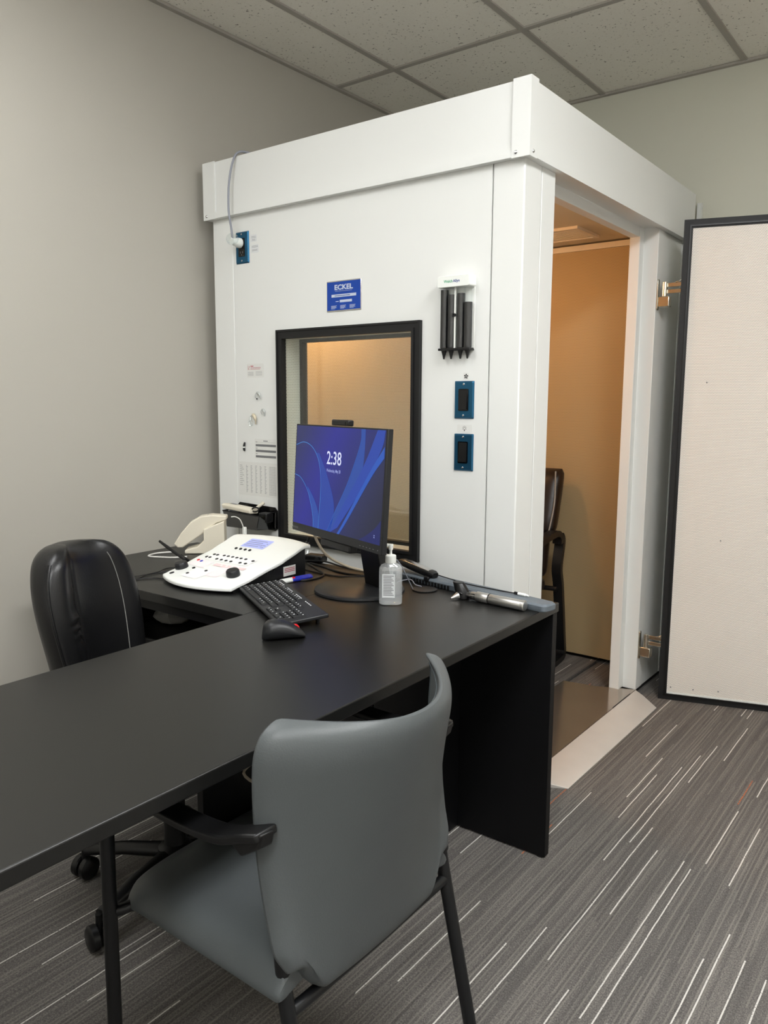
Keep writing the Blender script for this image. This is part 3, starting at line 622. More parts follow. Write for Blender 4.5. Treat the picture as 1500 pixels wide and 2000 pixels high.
# ------------------------------------------------------------------ monitor
MY, MT = -.328, math.radians(3.5)
t = thing('computer_monitor', 'black computer monitor on round base showing a blue 2:38 lock screen', 'monitor', (-.289, -.511, 1.052), (0, 0, MY))
PMt = RX(-MT)       # local: x right, z up, -y toward viewer; top leans back
def PM(*a): return PMt
def mobj(b_, name, m, parent=t, **k):
    o = b_.obj(name, m, parent, **k); return o
mw, mh = .246, .160
b_ = B(); b_.box(-mw, mw, 0, .016, -mh, mh, PMt); bz = mobj(b_, 'bezel', m_dark, bevel=.0015)
b_ = B(); b_.box(-.17, .17, .016, .042, -.13, .11, PMt); mobj(b_, 'rear_housing', m_black, bevel=.006)
b_ = B(); b_.box(-.075, .085, .003, .030, -mh-.022, -mh, PMt); mobj(b_, 'lower_housing', m_black, bevel=.004)
# screen picture
S0, S1, V0, V1 = -.241, .238, -.136, .156
def scr(u, v, d=.0004): return PMt @ Vector((S0+(S1-S0)*u, -d, V0+(V1-V0)*v))
def emis(name, c1, s=1.0):
    return mat(name, '#05060c', .25, emit=c1, estr=s, var=.001)
def screenbase():
    m = bpy.data.materials.new('lit_screen_background'); m.use_nodes = True; nt = m.node_tree; N = nt.nodes; L = nt.links; b = N['Principled BSDF']
    b.inputs['Base Color'].default_value = (.004, .005, .01, 1); b.inputs['Roughness'].default_value = .25
    tc = N.new('ShaderNodeTexCoord'); sp = N.new('ShaderNodeSeparateXYZ'); L.new(tc.outputs['Object'], sp.inputs[0])
    r = N.new('ShaderNodeValToRGB'); e = r.color_ramp.elements; e[0].position = 0; e[0].color = lin('#222b68'); e[1].position = 1; e[1].color = lin('#1e2226')
    a = e.new(.30); a.color = lin('#20259a'); a = e.new(.55); a.color = lin('#20287c'); a = e.new(.72); a.color = lin('#232a5c')
    f = mathn(nt, 'ADD', mathn(nt, 'MULTIPLY', sp.outputs[0], 1.6), mathn(nt, 'MULTIPLY', sp.outputs[2], -1.1)); f = mathn(nt, 'ADD', f, .47)
    L.new(f, r.inputs[0]); L.new(r.outputs[0], b.inputs['Emission Color']); b.inputs['Emission Strength'].default_value = .8; return m
b_ = B(); b_.box(S0, S1, -.0003, .0005, V0, V1, PMt); sc = mobj(b_, 'screen', screenbase(), bz, smooth=False)
def ribbon(name, L_, R_, c, lift, s=1.0):
    """filled shape between two (u, v) polylines"""
    L2 = bez([(a, b, 0) for a, b in L_], 8); R2 = bez([(a, b, 0) for a, b in R_], 8)
    b_ = B(); b_.rings([[scr(p.x, p.y, lift) for p in L2], [scr(p.x, p.y, lift) for p in R2]], cap=False, closed=False)
    return b_.obj(name, emis('screen_'+name, c, s), sc, smooth=False)
ribbon('wallpaper_shape', [(.26, .74), (.33, .55), (.335, .30), (.33, 0)], [(.30, .74), (.42, .50), (.50, .25), (.47, 0)], '#22409c', .0005)
ribbon('wallpaper_shape', [(.17, .38), (.22, .24), (.255, .10), (.265, 0)], [(.17, .40), (.26, .28), (.32, .15), (.335, 0)], '#2448a0', .0006)
ribbon('wallpaper_shape', [(.76, 1), (.75, .85), (.64, .50), (.52, .22), (.43, 0)], [(.80, 1), (.80, .80), (.78, .62), (.68, .40), (.47, 0)], '#264a9e', .0005)
ribbon('wallpaper_shape', [(.92, 1), (.80, .68), (.60, .28), (.47, 0)], [(.995, 1), (.96, .82), (.78, .45), (.55, .06), (.52, 0)], '#2444a4', .0006)
ribbon('wallpaper_shape', [(.995, .86), (.86, .62), (.62, .14), (.545, 0)], [(.995, .76), (.88, .58), (.66, .16), (.57, 0)], '#2756b4', .0007)
ribbon('wallpaper_shape', [(.78, 0), (.86, .06), (.94, .14), (.995, .22)], [(.995, 0), (.995, .05), (.995, .12), (.995, .20)], '#1c2460', .0005)
def edge(pts, w, c):
    P = bez([(a, b, 0) for a, b in pts], 10); L_, R_ = [], []
    for i, p in enumerate(P):
        d = (P[min(i+1, len(P)-1)]-P[max(i-1, 0)]); d = Vector((d.x*.48, d.y*.29, 0)).normalized(); n = Vector((-d.y/.48, d.x/.29, 0))*w
        L_.append(scr(p.x+n.x, p.y+n.y, .0009)); R_.append(scr(p.x-n.x, p.y-n.y, .0009))
    b_ = B(); b_.rings([L_, R_], cap=False, closed=False); b_.obj('wallpaper_line', emis('screen_line', c), sc, smooth=False)
edge([(.0, .80), (.10, .835), (.20, .80), (.28, .70), (.325, .54), (.335, .30), (.325, 0)], .0010, '#3f7fc4')
edge([(.0, .50), (.08, .47), (.17, .36), (.225, .22), (.255, .10), (.262, 0)], .0010, '#3f7fc4')
edge([(.76, 1), (.75, .85), (.64, .50), (.52, .22), (.43, 0)], .0006, '#3366b4')
b_ = B(); b_.text('2:38', .052, PMt @ T((S0+(S1-S0)*.475, -.0010, V0+(V1-V0)*.70)) @ RX(PI/2), sx=.92, sy=1.0, bold=.0003, d=0); b_.obj('clock_digits', emis('screen_white', '#dfe3ff', 1.0), sc, smooth=False, weld=False)
b_ = B(); b_.text('Wednesday, May 28', .0125, PMt @ T((S0+(S1-S0)*.475, -.0010, V0+(V1-V0)*.585)) @ RX(PI/2), sx=.75, bold=.0001, d=0); b_.obj('date_text', emis('screen_pale', '#a9b4ea', .9), sc, smooth=False, weld=False)
b_ = B(); b_.box(.206, .212, -.0012, -.0010, V0+.022, V0+.023, PMt); b_.box(.206, .212, -.0012, -.0010, V0+.016, V0+.017, PMt); b_.box(.2085, .2095, -.0012, -.0010, V0+.016, V0+.023, PMt); b_.obj('network_icon', emis('screen_icon', '#a9b4ea', .9), sc, smooth=False, weld=False)
b_ = B(); b_.text('lenovo', .013, PMt @ T((-.226, -.0002, -.149)) @ RX(PI/2), d=0); b_.obj('badge', m_ink, bz, smooth=False, weld=False)
b_ = B()
for k in range(5): b_.box(.14+k*.016, .145+k*.016, -.0006, 0, -.151, -.1495, PMt)
b_.lathe([(.0015, 0), (.0015, .0008)], 8, PMt @ T((.228, 0, -.150)) @ RX(PI/2)); b_.obj('button_marks', m_ink, bz, smooth=False, weld=False)
# webcam
b_ = B(); b_.box(-.040, .050, .000, .020, mh+.001, mh+.018, PMt); wc = mobj(b_, 'webcam', m_black, bevel=.004, seg=3)
b_ = B(); b_.box(-.028, .038, -.001, .001, mh+.004, mh+.012, PMt); b_.obj('webcam_window', m_blackgloss, wc, smooth=False)
# stand
b_ = B(); b_.rings([[(-.032, .118, -.305), (.072, .118, -.305), (.072, .150, -.305), (-.032, .150, -.305)], [(-.032, .085, -.12), (.056, .085, -.12), (.056, .108, -.12), (-.032, .108, -.12)], [(-.03, .044, .03), (.03, .044, .03), (.03, .062, .03), (-.03, .062, .03)]])
mobj(b_, 'stand_column', m_black, bevel=.003)
b_ = B(); b_.lathe([(.128, -.312), (.130, -.309), (.129, -.304), (.122, -.3005), (.001, -.3000)], 64, T((.004, .076, 0))); mobj(b_, 'stand_base', m_dark)
# ------------------------------------------------------------------ audiometer
t = thing('audiometer', 'white and black desktop audiometer with two dials and a small screen', 'audiometer', (-.664, -.7030, TH), (0, 0, math.radians(1.0)))
AW, AL = .155, .325
def az(v): # height of the top surface against depth fraction
    pts = [(0, .018), (.12, .026), (.55, .058), (.62, .064), (.70, .074), (.93, .098), (1.0, .096)]
    for (a, za), (b, zb) in zip(pts, pts[1:]):
        if v <= b: k = (v-a)/(b-a); k = k*k*(3-2*k)*.35+k*.65; return za+(zb-za)*k
    return pts[-1][1]
def ax(u, v): # u in -1..1
    w = AW*(.97+.06*v); bulge = 1-u*u
    y = AL*v-.046*bulge*(1-v)+.028*bulge*v
    return Vector((u*w, y, az(v)+.004*(1-u*u)*v))
b_ = B()
n = 24
def top(i, j): return ax(-1+2*i, j)
b_.grid(top, n, n)
def bot(i, j): p = ax(-1+2*i, j); return Vector((p.x, p.y, p.z-.011))
b_.grid(bot, n, n, True)
for k in range(n):
    a, b = k/n, (k+1)/n
    for q in ([top(a, 0), top(b, 0), bot(b, 0), bot(a, 0)], [top(a, 1), top(b, 1), bot(b, 1), bot(a, 1)], [top(0, a), top(0, b), bot(0, b), bot(0, a)], [top(1, a), top(1, b), bot(1, b), bot(1, a)]):
        b_.bm.faces.new([b_.bm.verts.new(v) for v in q])
shell = b_.obj('top_shell', m_wplast, t, bevel=.003, seg=3)
b_ = B(); prof = [(.02, .0), (.02, .006), (.15, .018), (.55, .045), (.70, .061), (.95, .084), (.95, 0)]
rg = []
for s in (-1, 1): rg.append([(s*(AW-.008), AL*v+.004, z+.0006) for v, z in prof])
b_.rings(rg); base = b_.obj('lower_case', m_black, t, smooth=False)
b_ = B()
for k in range(22): b_.box(AW-.0082, AW-.0074, AL*(.42+k*.024), AL*(.42+k*.024)+.003, az(.42+k*.024)-.022, az(.42+k*.024)-.016)
b_.obj('vent_slots', m_dark, base, smooth=False, weld=False)
b_ = B(); b_.box(AW-.0081, AW-.0072, .215, .268, .012, .042); tg = b_.obj('side_label', m_paper, base, smooth=False)
b_ = B()
for k in range(3): b_.box(AW-.0072, AW-.0070, .219, .264, .034-k*.005, .036-k*.005)
b_.obj('label_print', m_red, tg, smooth=False, weld=False)
def surf(u, v): # frame on the top shell
    p = ax(u, v); e = .01; du = (ax(min(1, u+e), v)-ax(u-e, v)).normalized(); dv = (ax(u, min(1, v+e))-ax(u, v-e)).normalized(); nn = du.cross(dv).normalized(); dv = nn.cross(du)
    return Matrix(((du.x, dv.x, nn.x, p.x), (du.y, dv.y, nn.y, p.y), (du.z, dv.z, nn.z, p.z), (0, 0, 0, 1)))
def patch(u0, u1, v0, v1, h, name, m, parent, nn=8):
    b_ = B()
    def f(hh): return lambda i, j: surf(u0+(u1-u0)*i, v0+(v1-v0)*j) @ Vector((0, 0, hh))
    b_.grid(f(h), nn, nn); return b_.obj(name, m, parent)
patch(-.42, .20, .72, .86, .0012, 'display', m_lcd, shell)
b_ = B()
for k in range(4):
    for u0, u1 in ((-.38, .02+.06*(k % 2)), (.06+.03*k, .16)):
        b_.grid(lambda i, j: surf(u0+(u1-u0)*i, .745+k*.028+.006*j) @ Vector((0, 0, .0015)), 2, 1)
b_.obj('display_text', m_ink, shell, smooth=False)
patch(-.70, .52, .42, .56, .0010, 'button_panel', mat('panel_white', '#f0f0ee', .35, var=.01), shell)
patch(-.45, .05, .10, .26, .0010, 'button_panel', mat('panel_white_low', '#f2f0ef', .35, var=.01), shell)
patch(.06, .36, .18, .36, .0010, 'red_tinted_panel', mat('panel_pink', '#f0e3e4', .35, var=.02), shell)
patch(-.85, -.30, .28, .40, .0010, 'red_tinted_panel', mat('panel_pink_left', '#f2e9ea', .35, var=.02), shell)
patch(-.2, .62, .345, .385, .0012, 'red_stripe', mat('panel_rose', '#e6cccc', .35, var=.02), shell)
def button(u, v, m, r=.0052, h=.003): return B().lathe([(r, 0), (r, h*.7), (r*.7, h)], 14, surf(u, v)).obj('button', m, shell)
for u, v in [(-.66, .52), (-.56, .52), (-.38, .53), (-.26, .53), (-.13, .53), (-.01, .53), (.11, .53), (.24, .53), (-.73, .455), (-.62, .455), (-.38, .45), (-.24, .45), (-.10, .45), (.04, .45), (.46, .52), (.28, .455), (.42, .455),
             (-.42, .675), (-.29, .675), (-.16, .675), (-.03, .675), (-.52, .25), (-.40, .155), (-.10, .25)]: button(u, v, m_dark)
button(-.78, .375, m_redp); button(-.65, .37, m_pblue)
for u in (-.5, -.38, -.26, .0, .14, .28, .42): button(u, .37, m_wplast, .005, .0015)
for u in (-.72, -.6, -.3, -.18): button(u, .305, m_wplast, .005, .0015)
for u, v in ((-.84, .20), (.60, .25)):
    kb = B().lathe([(.0200, 0), (.0205, .003), (.0195, .015), (.0170, .0185), (.001, .0190)], 32, surf(u, v)).obj('dial', m_dark, shell)
b_ = B(); b_.tube([surf(.62, .16).to_translation()+Vector((.022*math.cos(a), .016*math.sin(a), .001)) for a in [PI+k*PI/12 for k in range(13)]], .001, 6)
B().lathe([(.0075, 0), (.0075, .0015)], 18, surf(-.80, .08)).obj('talk_button', m_inkd, shell)
# gooseneck mic left of it
t = thing('gooseneck_microphone', 'black stick microphone leaning out left of the audiometer', 'microphone', (-.86, -.56, TH))
B().lathe([(.03, .0005), (.03, .02), (.022, .028), (.012, .032)], 24, T((.01, 0, 0))).obj('base', m_black, t)
B().tube([(.034, -.052, .046), (.0, -.049, .056), (-.06, -.044, .073), (-.106, -.040, .087)], [.0045, .005, .0055, .004], 12).obj('stem', m_black, t)
b_ = B(); b_.tube([(.01, -.008, .026), (.004, -.045, .053)], .006, 10); b_.obj('joint', m_black, t)
# ------------------------------------------------------------------ handheld tester in cradle
t = thing('handheld_tester', 'cream handheld ear tester leaning in its cream cradle', 'tester', (-1.068, -.345, TH), (0, 0, math.radians(42)))
def prof_obj(poly, y0, y1, name, m, par, bev=.004):
    return B().prism(poly, y0, y1, Matrix(((1, 0, 0, 0), (0, 0, 1, 0), (0, 1, 0, 0), (0, 0, 0, 1)))).obj(name, m, par, bevel=bev, seg=3)
prof_obj([(-.055, .0005), (.085, .0005), (.085, .118), (.012, .088), (.012, .048), (-.01, .026), (-.055, .014)], -.036, .036, 'cradle', m_beige, t)
hs = prof_obj([(-.094, .034), (-.082, .021), (-.064, .021), (.016, .076), (.055, .108), (.092, .120), (.092, .134), (.040, .138), (.0, .133), (-.035, .112), (-.068, .074)], -.024, .024, 'handset', m_beige, t)
b_ = B(); b_.box(.022, .070, -.014, .014, .1358, .1366, RY(math.radians(1))); b_.obj('handset_screen', m_dark, hs, smooth=False)
B().lathe([(.009, 0), (.012, .001), (.012, .0022), (.008, .002)], 20, T((-.004, 0, .127)) @ RY(math.radians(-24))).obj('handset_ring', m_ink, hs)
B().cyl((0, 0, 0), .003, .002, 10, T((-.0905, 0, .030)) @ RY(math.radians(-60))).obj('probe_port', m_dark, hs)
t2 = thing('tester_lead', 'thin white lead with plug hanging behind the handheld tester', 'cable', (-1.0, -.28, TH))
B().tube(bez([(.004, .012, .126), (.018, .022, .126), (.030, .034, .112), (.036, .045, .07), (.036, .05, .02), (.04, .05, .004)], 8), .0018, 8).obj('lead', m_wcable, t2)
b_ = B(); b_.box(.030, .042, .040, .052, .055, .088); b_.box(.032, .040, .042, .050, .040, .055); b_.obj('connector', m_wplast, t2, bevel=.002)
deskcable('white_cable', 'white cable looped on the desk left of the tester cradle', [(-1.13, -.42, .745), (-1.16, -.47, .744), (-1.14, -.52, .744), (-1.08, -.50, .744), (-1.05, -.48, .744), (-1.02, -.45, .746)], .0026, m_wcable)
# thin black wires to the desk edge
for i, (pts, lb) in enumerate((
    ([(-.845, -.62, .7425), (-.88, -.62, .7425), (-.90, -.70, .7425), (-.86, -.785, .742), (-.90, -.835, .738), (-.93, -.845, .70)], 'thin black wire on the desk corner, nearest the desk edge'),
    ([(-.90, -.55, .7425), (-.93, -.60, .7425), (-.90, -.67, .744), (-.915, -.76, .742), (-.95, -.83, .739), (-.96, -.845, .69)], 'thin black wire running from the stick microphone to desk corner'),
    ([(-.80, -.70, .7425), (-.84, -.71, .7425), (-.87, -.75, .7425), (-.88, -.80, .742), (-.94, -.84, .738), (-.99, -.845, .70)], 'thin black wire lying against the audiometer front left corner'))):
    deskcable('black_wire', lb, pts, .0016, m_cable, group='thin wires on the desk corner')
# ------------------------------------------------------------------ cables behind the audiometer and monitor
for pts, lb, r in (
    ([(-.545, -.42, .748), (-.50, -.46, .743), (-.46, -.44, .743), (-.47, -.36, .743), (-.56, -.30, .743), (-.62, -.27, .745)], 'black cable curling between the audiometer and the pens', .0030),
    ([(-.62, -.26, .745), (-.55, -.27, .743), (-.45, -.30, .743), (-.36, -.29, .744), (-.28, -.24, .745), (-.22, -.20, .745)], 'black cable running along the desk behind the monitor base', .0032),
    ([(-.66, -.24, .745), (-.58, -.23, .750), (-.50, -.235, .744), (-.43, -.235, .744), (-.36, -.215, .745)], 'black cable nearest the booth behind the monitor', .0030),
    ([(-.60, -.34, .744), (-.50, -.35, .743), (-.42, -.345, .743), (-.37, -.31, .744), (-.33, -.28, .744)], 'black cable reaching the back of the round monitor base', .0026)):
    deskcable('black_cable', lb, pts, r, m_cable, group='black cables behind the monitor')
deskcable('grey_monitor_cable', 'pale beige cable hanging from the monitor down to the desk', [(-.455, -.425, .905), (-.452, -.41, .86), (-.435, -.38, .81), (-.40, -.33, .775), (-.355, -.28, .756), (-.30, -.245, .747)], .0042, m_bcable)
deskcable('thin_grey_wire', 'thin grey wire dropping from the right of the monitor stand', [(-.17, -.50, .90), (-.15, -.47, .87), (-.12, -.44, .84), (-.13, -.36, .75)], .0015, m_gcable)
t = thing('power_adapter', 'small black power brick on the desk behind the audiometer', 'adapter', (-.635, -.215, TH), (0, 0, math.radians(10)))
B().box(-.035, .035, -.02, .02, .0005, .026).obj('body', m_black, t, bevel=.006, seg=3)
B().lathe([(.008, 0), (.008, .002), (.004, .0024)], 16, T((.016, -.02, .013)) @ RX(PI/2)).obj('socket', m_dark, t)
t = thing('probe_headset', 'coiled clear tubing with black tip behind the audiometer', 'tubing', (-.70, -.215, TH))
B().tube(bez([(-.03, 0, .008), (-.01, .02, .03), (.02, .01, .045), (.03, -.01, .02), (.0, -.02, .010), (-.02, 0, .02), (.01, .02, .06)], 8), .006, 10).obj('tubing', m_clear, t)
B().tube([(.01, .02, .06), (.016, .022, .078)], .0055, 10).obj('tip', m_black, t)
# ------------------------------------------------------------------ pens
def pen(name, label, p0, p1, cap, grip):
    a, b = Vector(p0), Vector(p1); d = (b-a); L_ = d.length; M = T(a) @ d.to_track_quat('Z', 'Y').to_matrix().to_4x4()
    t = thing(name, label, 'pen', p0); t.matrix_world = M
    B().lathe([(.0012, 0), (.004, .012), (.0048, .016), (.0048, L_*.55)], 14).obj('barrel', m_wplast, t)
    B().lathe([(.0052, L_*.5), (.0056, L_*.55), (.0056, L_*.95), (.003, L_)], 14).obj('cap', cap, t)
    B().box(-.0015, .0015, -.0085, -.006, L_*.55, L_*.9).obj('clip', m_pblue, t, bevel=.0005)
    B().lathe([(.0050, L_*.42), (.0050, L_*.5)], 14).obj('band', grip, t)
pen('ballpoint_pen', 'white ballpoint pen with blue cap, nearer the keyboard', (-.4916, -.5421, .7462), (-.4717, -.410, .7462), m_pblue, m_pblue)
pen('ballpoint_pen', 'white ballpoint pen with red band and blue cap, farther from the keyboard', (-.509, -.524, .7462), (-.487, -.398, .7462), m_pblue, m_redp)
# ------------------------------------------------------------------ keyboard
kx = Vector((.875, -.485, 0)).normalized(); ang = math.atan2(kx.y, kx.x)
t = thing('keyboard', 'black full-size keyboard with white legends in front of the monitor', 'keyboard', (-.511, -.672, TH), (0, 0, ang))
KW, KD = .400, .128
tilt = math.radians(5.5); KM = T((0, 0, .006)) @ RX(tilt)
b_ = B(); b_.box(0, KW, 0, KD, 0, .010, KM); kbase = b_.obj('case', m_dark, t, bevel=.003)
b_ = B(); b_.box(.004, KW-.052, .012, KD-.020, .0085, .0103, KM); 
m_legend = mat('white_legend', '#d4d6da', .6, var=.02)
pit = .0171; r0 = .008
def key(x, y, w=1, h=1, kind=0):
    a, b = x*pit+.008, r0+y*.0173; w_, h_ = w*pit-.0022, h*.0173-.0022
    k = B(); k.rings([[KM @ Vector(p) for p in ((a, b, .010), (a+w_, b, .010), (a+w_, b+h_, .010), (a, b+h_, .010))], [KM @ Vector(p) for p in ((a+.001, b+.001, .0135), (a+w_-.001, b+.001, .0135), (a+w_-.001, b+h_-.001, .0135), (a+.001, b+h_-.001, .0135))]])
    if w < 3:
        k.mi = 1; s = .0022; k.box(a+.003, a+.003+s*1.5, b+h_-.0070, b+h_-.0070+s*1.4, .0134, .0138, KM)
    k.obj('key', [m_key, m_legend], kbase, smooth=False, weld=False)
rows = [[1.25, 1, 1.25, 5.5, 1.25, 1, 1.25], [2.0]+[1]*10+[2.5-.0], [1.6]+[1]*11+[1.9], [1.4]+[1]*12+[1.1], [1]*13+[1.5], [1]*14]
for ry, rw in enumerate(rows):
    x = 0
    for w in rw: key(x, ry, w); x += w
for c in range(3): key(14.9+c, 0, 1, .85)
key(15.9, 1, 1, .85)
for c in range(3):
    key(14.9+c, 3+0.05); key(14.9+c, 4.0)
for c in range(3):
    if c != 1: key(18.3+c, 0, 1 if c else 2, 1)
    if c < 3: key(18.3+c, 1)
    key(18.3+c, 2); key(18.3+c, 3)
key(21.3, 0, .95, 2); key(21.3, 2, .95, 2)
b_ = B()
for x in (.02, .10, .18, .26):
    for i in range(4): b_.box(x+i*.013, x+i*.013+.008, KD-.016, KD-.0135, .0099, .0103, KM)
b_.obj('status_print', m_legend, kbase, smooth=False, weld=False)
for x in (.02, KW-.03): B().box(x, x+.014, KD-.026, KD-.020, -.0058, .016).obj('foot', m_black, t, bevel=.001)
# ------------------------------------------------------------------ mouse
ma = math.atan2(.083, .056)
t = thing('computer_mouse', 'black computer mouse with a red wheel beside the keyboard', 'mouse', (-.110, -.900, TH), (0, 0, ma))
def mz(u): # u -1 rear .. 1 front
    return -.0005+.042*max(0, 1-((u+.42)/1.50)**2)
b_ = B(); rg = []
for i in range(25):
    u = -1+2*i/24; uu = max(-.999, min(.999, u)); x = uu*.051; w = .030*(1-abs(uu)**3.2)**.5*(1-.06*math.cos(uu*3)); H = mz(uu)*(1-abs(uu)**8)**.5+.004
    ring = []
    for k in range(20):
        a = 2*PI*k/20; c, s = math.cos(a), math.sin(a)
        y = w*(abs(c)**.75)*(1 if c >= 0 else -1)*(.92 if s < -.2 else 1); z = .0008+(H*.42)+(H*.58*(s if s > 0 else 0))+(H*.42*(s if s < 0 else 0)); ring.append((x, y, max(.0008, z)))
    rg.append(ring)
b_.rings(rg); ms = b_.obj('body', m_dark, t, sub=1)
B().lathe([(.009, -.004), (.0105, -.002), (.0105, .002), (.009, .004)], 24, T((.026, 0, .0205)) @ RX(PI/2)).obj('wheel', m_redp, t)
# ------------------------------------------------------------------ sanitiser
t = thing('sanitizer_bottle', 'clear pump bottle of hand gel with white pump beside the monitor', 'bottle', (-.102, -.503, TH), (0, 0, math.radians(35)))
b_ = B(); rg = []
for s_, z in ((.82, .0006), (.97, .003), (1, .008), (1, .092), (.97, .100), (.80, .108), (.45, .113), (.40, .115)):
    r_ = rrect(.062*s_, .038*s_ if s_ > .5 else .025, .016*s_ if s_ > .5 else .011, 6); rg.append([(x, y, z) for x, y in r_])
b_.rings(rg); b_.obj('bottle', m_gel, t)
b_ = B()
for z in (.076,): b_.box(-.022, .012, -.0203, -.0196, .022, .086)
lb = b_.obj('front_label', add_white(glass_mat('frosted_label', (.80, .81, .80), .3, .6), .6), t, smooth=False)
b_ = B()
for k in range(13): b_.box(-.019, .009-.006*((k*5) % 3)/2, -.0207, -.0204, .080-k*.0043, .082-k*.0043)
b_.obj('label_print', m_ink, lb, smooth=False, weld=False)
B().lathe([(.0135, .113), (.0145, .115), (.0145, .133), (.0125, .1345), (.006, .136)], 24).obj('collar', m_wplast, t)
b_ = B(); b_.lathe([(.0035, .134), (.0035, .146), (.006, .150), (.0065, .160), (.006, .1635)], 16); pm = b_.obj('pump', m_wplast, t)
B().tube([(.006, 0, .159), (-.008, 0, .1605), (-.020, 0, .1555)], [.0055, .0048, .0030], 12, flat=(1, .8)).obj('spout', m_wplast, pm)
B().tube([(0, 0, .112), (.004, 0, .06), (.010, 0, .006)], .0020, 8).obj('dip_tube', m_clear, t)
# ------------------------------------------------------------------ otoscope
t = thing('otoscope', 'silver handled otoscope with black head lying near the desk corner', 'otoscope', (.055, -.335, TH+.0145), (0, 0, math.radians(-4)))
M = RY(PI/2)
b_ = B(); b_.lathe([(.0128, 0), (.0140, .002), (.0140, .040), (.0134, .041), (.0134, .043), (.0140, .044), (.0140, .138), (.0130, .1405), (.0145, .142), (.0145, .150), (.0120, .152)], 32, T((.012, 0, 0)) @ M); b_.obj('handle', m_steel, t)
b_ = B(); b_.lathe([(.0142, .0405), (.0142, .0435)], 32, T((.012, 0, 0)) @ M); b_.obj('handle_ring', m_black, t)
b_ = B(); b_.lathe([(.0075, -.032), (.0085, -.030), (.0075, -.026), (.0085, -.022), (.0085, -.010), (.0110, -.006), (.0120, .012)], 24, T((.0, 0, 0)) @ M); b_.obj('neck', m_chrome, t)
b_ = B(); b_.rings([[(-.030+.015*math.cos(a)*.9, .0+.016*math.sin(a), -.0138) for a in [k*PI/8 for k in range(16)]], [(-.038+.022*math.cos(a), -.0+.017*math.sin(a), .008) for a in [k*PI/8 for k in range(16)]], [(-.052+.017*math.cos(a), .002+.014*math.sin(a), .030) for a in [k*PI/8 for k in range(16)]]]); b_.obj('head', m_black, t, bevel=.002)
Ms = T((-.036, -.010, -.0005)) @ Matrix.Rotation(math.radians(118), 4, Vector((.75, .2, 0)))
b_ = B(); b_.lathe([(.0115, 0), (.010, .006)], 20, Ms); b_.obj('specula_mount', m_black, t)
b_ = B(); b_.lathe([(.0098, .006), (.0060, .016), (.0028, .028), (.0026, .029)], 20, T((-.038, -.010, -.002)) @ Matrix.Rotation(math.radians(104), 4, Vector((.85, -.35, 0)))); b_.obj('speculum', m_steel, t)
# ------------------------------------------------------------------ blue-grey bar behind it, teeth, ring, clipper-like black handle, cable
ba = math.atan2(-.095, .55)
t = thing('slate_bar', 'long slate-blue plastic bar along the back edge of the desk', 'bar', (-.01, -.259, TH), (0, 0, ba))
b_ = B(); b_.rings([[(x, y, z) for x, y in rrect(.575*s, .058*q, .014, 5)] for s, q, z in ((.99, .92, .0005), (1, 1, .004), (1, 1, .016), (.985, .85, .021))]); b_.obj('body', m_tray, t)
b_ = B()
for k in range(13): b_.box(-.20+k*.0125, -.194+k*.0125, -.0325, -.029, .002, .014)
b_.obj('comb_teeth', m_black, t, smooth=False, weld=False)
tag(put(B().lathe([(.034, .0004), (.036, .002), (.036, .004), (.030, .0048), (.001, .005)], 32).obj('round_pad', m_dark), (-.118, -.318, TH)), 'small flat dark disc on the desk before the slate-blue bar', 'disc')
t = thing('black_handset', 'black handset with silver top resting on the slate-blue bar', 'handset', (-.20, -.236, TH+.040), (0, math.radians(8.5), ba))
b_ = B(); b_.rings([[(-.075+.15*f, y*w, z*h+.0) for y, z in rrect(.034, .020, .008, 4)] for f, w, h in ((0, .6, .6), (.06, .95, .9), (.3, 1, 1), (.7, 1, 1.05), (.94, .95, 1.1), (1, .7, .8))]); b_.obj('body', m_black, t)
b_ = B(); b_.rings([[(-.055+.12*f, y*w, .0098+z*.2) for y, z in rrect(.026, .010, .003, 3)] for f, w in ((0, .5), (.1, .9), (.9, .9), (1, .6))]); b_.obj('top_strip', m_chrome, t)
B().box(.050, .068, -.024, -.012, -.020, -.004).obj('trigger', m_black, t, bevel=.003)
t = thing('microphone_lead', 'thin black lead ending in a white connector on the slate-blue bar', 'cable', (0, 0, 0))
B().tube(bez([(-.125, -.245, .772), (-.08, -.25, .768), (-.02, -.262, .7645), (.06, -.268, .7635), (.11, -.272, .7635), (.150, -.276, .7645)], 8), .0016, 8).obj('lead', m_cable, t)
B().tube([(.150, -.276, .7655), (.162, -.278, .7655)], .0040, 12).obj('connector_sleeve', m_black, t)
B().tube([(.162, -.278, .7655), (.185, -.281, .7655), (.187, -.281, .7655), (.196, -.282, .7650)], [.0042, .0042, .0025, .0022], 12).obj('connector_tip', m_wplast, t)
deskcable('silver_lead', 'thin silver lead curving from the bottle to the round disc', [(-.20, -.33, .744), (-.23, -.30, .744), (-.20, -.275, .752), (-.16, -.305, .748), (-.135, -.31, .747)], .0016, m_gcable)

